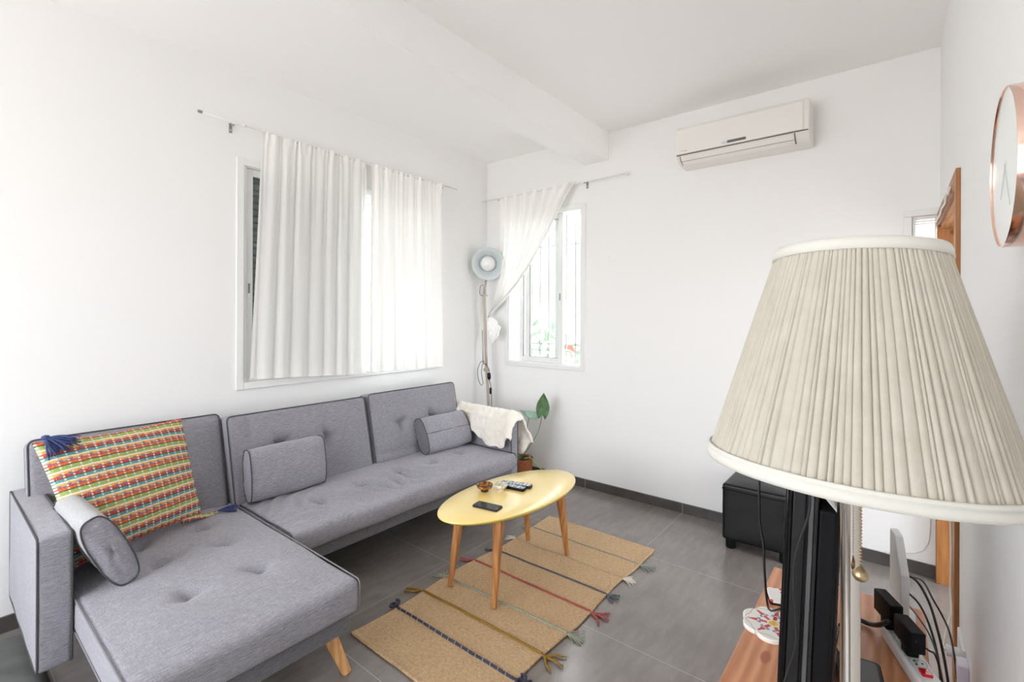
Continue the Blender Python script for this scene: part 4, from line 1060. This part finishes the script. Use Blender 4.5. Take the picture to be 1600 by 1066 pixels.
# ------------------------------------------------------------------ ottoman
ot = thing('ottoman', (3.275, .63, 0), 'black leather cube ottoman with round feet against the far wall', 'ottoman')
def d_ot(p):
    k = sstep(.36, .40, p.z); p.z += k*.008*sstep(0, .1, min(p.x-3.10, 3.455-p.x))*sstep(0, .1, min(p.y-.45, .825-p.y)); p.z += .002*nz(p.x*12, p.y*12); p.x += .003*nz(p.y*10, p.z*10); return p
mb = MB(); rbox(mb, 3.098, 3.452, .45, .826, .055, .395, .018, .03, d_ot); mb.build('body', MLEA, ot, smooth=True, merge=True)
mb = MB(); mb.tube(densify([(a, b, .362) for a, b in rrect(3.096, 3.454, .448, .828, .018, 4)], .03), .0022, 6, closed=True); mb.build('seam', MBLKM, ot, smooth=True)
for x in (3.14, 3.41):
    for y in (.492, .785):
        mb = MB(); mb.lathe([(.0001, 0), (.026, 0), (.029, .006), (.029, .06), (.0001, .06)], 28, Matrix.Translation((x, y, 0))); mb.build('foot', MBLK, ot, smooth=True, angle=40)

# ------------------------------------------------------------------ television bench and what stands on it
ZB = .45
be = thing('tv_bench', (1.56, .142, 0), 'low reddish pine bench along the right-hand wall, crowded with a television and cables', 'bench')
mb = MB(); mb.box(1.04, 2.083, -.078, .362, ZB-.03, ZB); mb.build('top', MBEN, be, bevel=.003)
mb = MB(); mb.box(1.06, 2.06, -.06, .345, .14, .16); mb.build('shelf', MBEN, be, bevel=.002)
for x in (1.06, 2.02):
    for y in (-.062, .302):
        mb = MB(); mb.box(x, x+.045, y, y+.045, 0, ZB-.03); mb.build('leg', MBEN, be, bevel=.002)
# television: near end faces the camera, leaning back a little
tv = thing('television', (1.575, .19, ZB), 'black television seen end-on, standing on the pine bench behind the foreground lamp', 'television')
YW = math.radians(3.2)
TV = Matrix.Translation((1.20, .1500, .78)) @ Matrix.Rotation(YW, 4, 'Z') @ Matrix.Rotation(math.radians(2.1), 4, 'X')
def tvb(name, x0, x1, y0, y1, z0, z1, mat, par=None, bev=.003):
    mb = MB(); mb.box(x0, x1, y0, y1, z0, z1, TV); return mb.build(name, mat, par or tv, bevel=bev)
LW = .74
tvb('front_bezel', .0, LW, .032, .046, -.25, .325, MBLKG, bev=.005)
scr_ = tvb('screen', .03, LW-.03, .0455, .0475, -.215, .295, MSCR, bev=0)
tvb('housing', .004, LW-.004, .006, .032, -.247, .322, MGRYP, bev=.003)
tvb('side_groove', .0015, LW-.0015, .0015, .0062, -.240, .318, MBLKM, bev=0)
tvb('side_highlight_strip', .003, LW-.003, -.008, .0015, -.243, .318, MGRL, bev=.002)  # lighter grey strip paints in the highlight along the side
tvb('rear_shell', .006, LW-.006, -.016, -.008, -.240, .310, MGRYP, bev=.003)
tvb('rear_housing', .010, LW-.01, -.050, -.016, -.225, .228, MBLKM, bev=.006)
tvb('rear_cover', .03, .24, -.056, -.049, -.215, .238, MGRYP, bev=.002)
for k in range(9): tvb('vent_slot', .045, .22, -.0572, -.0555, -.15+k*.03, -.145+k*.03, MBLKM, bev=0)
mb = MB(); mb.tube([(1.575, .165, ZB+.008), (1.575, .165, .56)], .03, 20); mb.build('stand_neck', MBLKG, tv, smooth=True, angle=40)
mb = MB(); mb.prism(rrect(1.38, 1.80, .13, .205, .03), ZB, ZB+.012); mb.build('stand_foot', MBLKG, tv, bevel=.004)
pp = thing('bright_patch', (1.25, .1, 1.03), 'white sheet added for the bright patch on the rear ledge of the television', 'bright_patch')  # sheet added as a stand-in for the bright patch on the ledge
mb = MB(); mb.add([(a, b, c_+d_) for d_ in (0, .0012) for a, b, c_ in ((.012, -.048, .2292), (.17, -.048, .2292), (.17, -.0185, .262), (.012, -.0185, .262))], [(0, 1, 2, 3), (4, 5, 6, 7), (0, 1, 5, 4), (1, 2, 6, 5), (2, 3, 7, 6), (3, 0, 4, 7)], TV); mb.build('sheet', simple('bright_patch_white', (.85, .85, .87), .6), pp)
# cables from the television
def cable(pts, r_, label, mat=None, name='cable', n=8):
    mb = MB(); mb.tube(spline(pts, n), r_, 8); return tag(mb.build(name, mat or MCAB, smooth=True), label, 'cable')
cable([(1.50, .215, 1.12), (1.50, .262, 1.125), (1.50, .292, 1.07), (1.50, .299, .96), (1.50, .299, .885), (1.50, .297, .83), (1.50, .288, .775), (1.50, .285, .70), (1.53, .284, .60), (1.62, .292, .53), (1.74, .300, .470), (1.80, .285, .4545), (1.86, .24, .454)], .0032, 'thin black cable hanging in front of the television down to the pine bench')
cable([(1.182, .139, 1.10), (1.178, .1385, 1.045), (1.178, .1415, 1.00), (1.178, .158, .94), (1.178, .167, .89), (1.178, .168, .84), (1.18, .164, .76), (1.18, .165, .71), (1.178, .178, .655), (1.176, .19, .60), (1.19, .2, .52), (1.21, .21, .456)], .0028, 'thin black cable running down the near side of the television')

# flower trivet and small dish
g = G('trivet_paint'); tc = g.n('TexCoord'); sp = g.n('SeparateXYZ', {0: tc.outputs['Object']})
Xc, Yc = sp.outputs[0], sp.outputs[1]
rr_ = g.math('SQRT', g.math('ADD', g.math('MULTIPLY', Xc, Xc), g.math('MULTIPLY', Yc, Yc)))
ang = g.math('ARCTAN2', Yc, Xc); sec_ = g.math('SUBTRACT', g.math('FRACT', g.math('MULTIPLY', g.math('ADD', ang, PI), 7/(2*PI))), .5)
lat = g.math('MULTIPLY', g.math('ABSOLUTE', sec_), g.math('MULTIPLY', rr_, 2*PI/7))
def between(x, a, b): return g.math('MULTIPLY', g.math('GREATER_THAN', x, a), g.math('LESS_THAN', x, b))
jit = g.math('MULTIPLY', g.math('SUBTRACT', g.noise(tc.outputs['Object'], 160, 2), .5), .006)
petal = g.math('MULTIPLY', between(g.math('ADD', rr_, jit), .044, .076), g.math('LESS_THAN', g.math('ADD', lat, jit), g.math('MULTIPLY', g.math('SUBTRACT', .078, rr_), .24)))
inner = g.math('MULTIPLY', between(g.math('ADD', rr_, jit), .018, .040), g.math('LESS_THAN', g.math('ADD', lat, jit), .0055))
centre = g.math('LESS_THAN', rr_, .014)
blue = g.math('MULTIPLY', between(rr_, .037, .046), g.math('LESS_THAN', g.math('ABSOLUTE', g.math('SUBTRACT', lat, .010)), .004))
ring = g.math('MULTIPLY', between(g.math('ADD', rr_, g.math('MULTIPLY', lat, .35)), .0805, .0820), 1.0)
c = g.mix(g.math('MAXIMUM', petal, inner), srgb(240, 236, 230), srgb(196, 52, 48)); c = g.mix(blue, c, srgb(96, 140, 188)); c = g.mix(centre, c, srgb(236, 190, 70)); c = g.mix(ring, c, srgb(60, 70, 90))
MTRV = g.done(g.bsdf(c, .25))
tv_t = thing('trivet', (1.672, .292, ZB), 'white flower-shaped ceramic trivet painted red and blue on the pine bench', 'trivet')
mb = MB(); N = 140; prof_t = []
for k in range(N):
    a = 2*PI*k/N; prof_t.append((1.0*(.078+.0125*abs(math.cos(3.5*(a+PI)))**.7), a))
outl = [(r_*math.cos(a), r_*math.sin(a)) for r_, a in prof_t]
mb.prism(outl, 0, .014); o = mb.build('body', MTRV, None, bevel=.003); o.location = (1.672, .292, ZB); o.parent = tv_t; o.matrix_parent_inverse = parent_inv(tv_t)
g = G('dish_paint'); tc = g.n('TexCoord'); vo = g.n('TexVoronoi', {'Vector': tc.outputs['Object'], 'Scale': 42.0}).outputs[0]
MDSH = g.done(g.bsdf(g.mix(g.math('LESS_THAN', vo, .30), srgb(238, 236, 232), srgb(196, 60, 56)), .25))
t = thing('coaster', (1.87, .305, ZB), 'small white and red square coaster beyond the flower trivet', 'coaster')
Tq = Matrix.Translation((1.862, .297, ZB)) @ Matrix.Rotation(.35, 4, 'Z')
mb = MB(); mb.prism(rrect(-.045, .045, -.045, .045, .008), .004, .012, Tq); mb.build('plate', MDSH, t, bevel=.002)
mb = MB(); mb.prism(rrect(-.048, .048, -.048, .048, .008), 0, .005, Tq); mb.build('base', MBLKM, t, bevel=.001)

# power strip
ps = thing('power_strip', (1.67, -.03, ZB), 'white power strip with red switch lying diagonally on the pine bench', 'power strip')
adir = math.atan2(-.085, -.247)
TPs = Matrix.Translation((1.78, -.020, ZB)) @ Matrix.Rotation(adir, 4, 'Z')    # local +x towards the camera
mb = MB(); mb.prism(rrect(-.085, .20, -.0285, .0285, .012), 0, .038, TPs); mb.build('body', MWHW, ps, bevel=.007)
def disc(parent, x, y, z, r_, name, mat, h=.001, T=TPs):
    mb = MB(); mb.lathe([(r_, 0), (r_, h), (.0001, h)], 32, T @ Matrix.Translation((x, y, z))); return mb.build(name, mat, parent, smooth=True, angle=40)
MSKT = simple('socket_recess', (.52, .53, .53), .5)
for k, x in enumerate((-.05, 0, .048, .096)):
    mb = MB(); mb.tube([TPs @ Vector((x+.0195*math.cos(a*PI/20), .0195*math.sin(a*PI/20), .038)) for a in range(40)], .0012, 6, closed=True); s_ = mb.build('socket_ring', MSKT, ps, smooth=True)
    for q in ((0, .0095), (-.007, -.006), (.007, -.006)):
        disc(s_, x+q[0], q[1], .0375, .0028, 'socket_hole', MBLKM)
mb = MB(); mb.box(.126, .152, -.0115, .0115, .0375, .0455, TPs @ Matrix.Translation((0, 0, 0)))
mb.build('switch', simple('red_rocker', (.55, .012, .015), .15), ps, bevel=.002)
# adapters
def adapter(name, x, along, zb, zt, w_, label, yo=0, skew=0):
    t = thing(name, TPs @ Vector((x, 0, .038)), label, 'power adapter')
    T2 = TPs @ Matrix.Translation((x, yo, 0)) @ Matrix.Rotation(skew, 4, 'Z')
    mb = MB(); mb.prism(rrect(-along/2, along/2, -w_/2, w_/2, .004, 2), zb, zt, T2); mb.build('brick', MBLKM, t, bevel=.003)
    mb = MB(); mb.prism(rrect(-.016, .022, -.014, .014, .004, 2), .038, zb, T2); mb.build('plug', MBLKM, t, bevel=.002)
    return t
adapter('power_adapter', -.062, .098, .062, .125, .034, 'large black power adapter plugged into the far end of the white power strip', -.014, .12)
adapter('power_adapter', .054, .092, .062, .118, .036, 'black power adapter plugged into the power strip nearer its red switch', -.004, .08)
# router
ro = thing('router', (1.95, -.025, ZB), 'white upright router with rounded corners standing behind the power strip', 'router')
TR = Matrix.Translation((1.90, -.0265, ZB+.006)) @ Matrix.Rotation(math.radians(9), 4, 'Z') @ Matrix.Rotation(PI/2, 4, 'X')
outl = [(.004, 0), (.165, 0), (.172, .008), (.172, .24), (.166, .252), (.10, .256), (.086, .252), (.008, .178), (0, .168), (0, .004)]
mb = MB(); mb.prism(outl, -.011, .011, TR); mb.build('case', MWHW, ro, bevel=.006)
mb = MB(); mb.prism(rrect(1.93, 2.05, -.055, .03, .02), ZB, ZB+.008); mb.build('foot', MWHW, ro, bevel=.002)
cable([(2.03, -.035, .575), (2.02, -.06, .565), (1.98, -.085, .53), (1.93, -.10, .49), (1.90, -.115, .42), (1.88, -.13, .30), (1.80, -.15, .06)], .0035, 'black cable leaving the back of the white router and dropping behind the bench')
cable([(1.98, -.035, .54), (1.95, -.06, .53), (1.90, -.082, .50), (1.84, -.098, .45), (1.80, -.105, .38), (1.76, -.12, .2), (1.72, -.13, .03)], .003, 'black cable looping off the bench edge beside the router')
cable([(1.99, -.035, .50), (1.90, -.065, .50), (1.86, -.085, .48), (1.82, -.102, .43), (1.78, -.12, .3), (1.74, -.14, .03)], .0022, 'thin grey cable looping off the bench edge beside the router', MGRL)
cable([(1.68, -.045, .55), (1.75, -.075, .50), (1.80, -.092, .465), (1.81, -.103, .40), (1.78, -.11, .2), (1.75, -.12, .03)], .0028, 'black adapter cable running over the far bench edge')
cable([(2.02, -.02, .57), (2.2, -.075, .50), (2.3, -.11, .40), (2.33, -.14, .33), (2.28, -.155, .30), (2.17, -.160, .27), (2.1, -.165, .2)], .003, 'long black cable reaching from the router to the wall socket')
cable([(1.80, .13, .458), (1.86, .10, .463), (1.86, .06, .463), (1.80, .035, .50), (1.76, .012, .54)], .007, 'thick black power lead from the television to the far adapter')
# external box with usb plug
hd = thing('media_box', (1.58, .07, ZB), 'small dark grey media box behind the lamp pole on the pine bench', 'box')
TX = Matrix.Translation((1.575, .070, ZB)) @ Matrix.Rotation(math.radians(8), 4, 'Z')
mb = MB(); mb.prism(rrect(-.06, .06, -.05, .05, .012), 0, .028, TX); mb.build('case', MGRYP, hd, bevel=.004)
mb = MB(); mb.prism(rrect(-.05, .05, -.04, .04, .01), .028, .0285, TX); mb.build('lid', MGRL, hd)
u_ = thing('usb_plug', (1.49, .02, ZB), 'black plug with metal tip lying beside the media box', 'plug')
TU = Matrix.Translation((1.49, .018, ZB)) @ Matrix.Rotation(math.radians(205), 4, 'Z')
mb = MB(); mb.prism(rrect(-.005, .04, -.009, .009, .002, 2), 0, .012, TU); mb.build('grip', MBLKM, u_, bevel=.002)
mb = MB(); mb.prism(rrect(-.022, -.005, -.0065, .0065, .001, 1), .003, .009, TU); mb.build('tip', MSTL2, u_)
cable([(1.62, .13, .49), (1.55, .10, .50), (1.47, .05, .49), (1.42, .015, .475), (1.36, .0, .458), (1.28, .0, .456)], .004, 'black cable passing over the media box towards the lamp')
# wall socket, plug and white lead
so = thing('wall_socket', (2.30, YR, .26), 'white wall socket low on the right-hand wall beside the pine door frame', 'socket')
mb = MB(); mb.box(2.20, 2.36, YR, YR+.010, .20, .30); mb.build('plate', MWHW, so, bevel=.003)
mb = MB(); mb.box(2.10, 2.16, YR, YR+.028, .20, .30); mb.build('switch_box', simple('lilac_white_plastic', (.70, .70, .80), .4), so, bevel=.004)
mb = MB(); mb.tube([(2.27, YR+.01, .25), (2.27, YR+.012, .25), (2.27, YR+.045, .25)], .018, 20); mb.build('plug', MWHW, so, smooth=True, angle=40)
cable([(2.46, YR+.024, 1.15), (2.44, YR+.022, .9), (2.44, YR+.024, .7), (2.43, YR+.022, .55), (2.445, YR+.022, .40), (2.40, YR+.024, .33), (2.34, YR+.04, .28), (2.29, YR+.05, .252), (2.27, YR+.045, .25)], .0036, 'white cable running down the pine door frame to the wall socket', MCABW)

# grey cloth heaped on the floor at the left
g = G('grey_green_cloth'); v = g.coord('Object')
MTHR = g.done(g.bsdf(g.ramp(g.noise(v, 8, 3), [(.3, (.13, .135, .13)), (.7, (.19, .195, .19))]), .95, normal=g.bump(g.noise(v, 300, 3), .4, .002)))
def heap(u, v):
    x = lerp(-.55, .325, u); y = lerp(2.02, 3.0, v)
    x -= .10*sstep(.5, 0, v)
    h = .085*(math.sin(u*PI)**.45 if 0 < u < 1 else 0)*(math.sin(v*PI)**.4 if 0 < v < 1 else 0)
    h *= 1+.35*nz(u*4, v*4, 9); h += .012*nz(x*9, y*7)*(1 if .02 < u < .98 and .02 < v < .98 else 0)
    return Vector((x, y, max(.004, h)))
mb = MB(); mb.grid(heap, 60, 60)
tag(mb.build('throw', MTHR, smooth=True, solid=.006), 'grey cloth throw heaped on the floor beside the left sofa arm', 'throw')
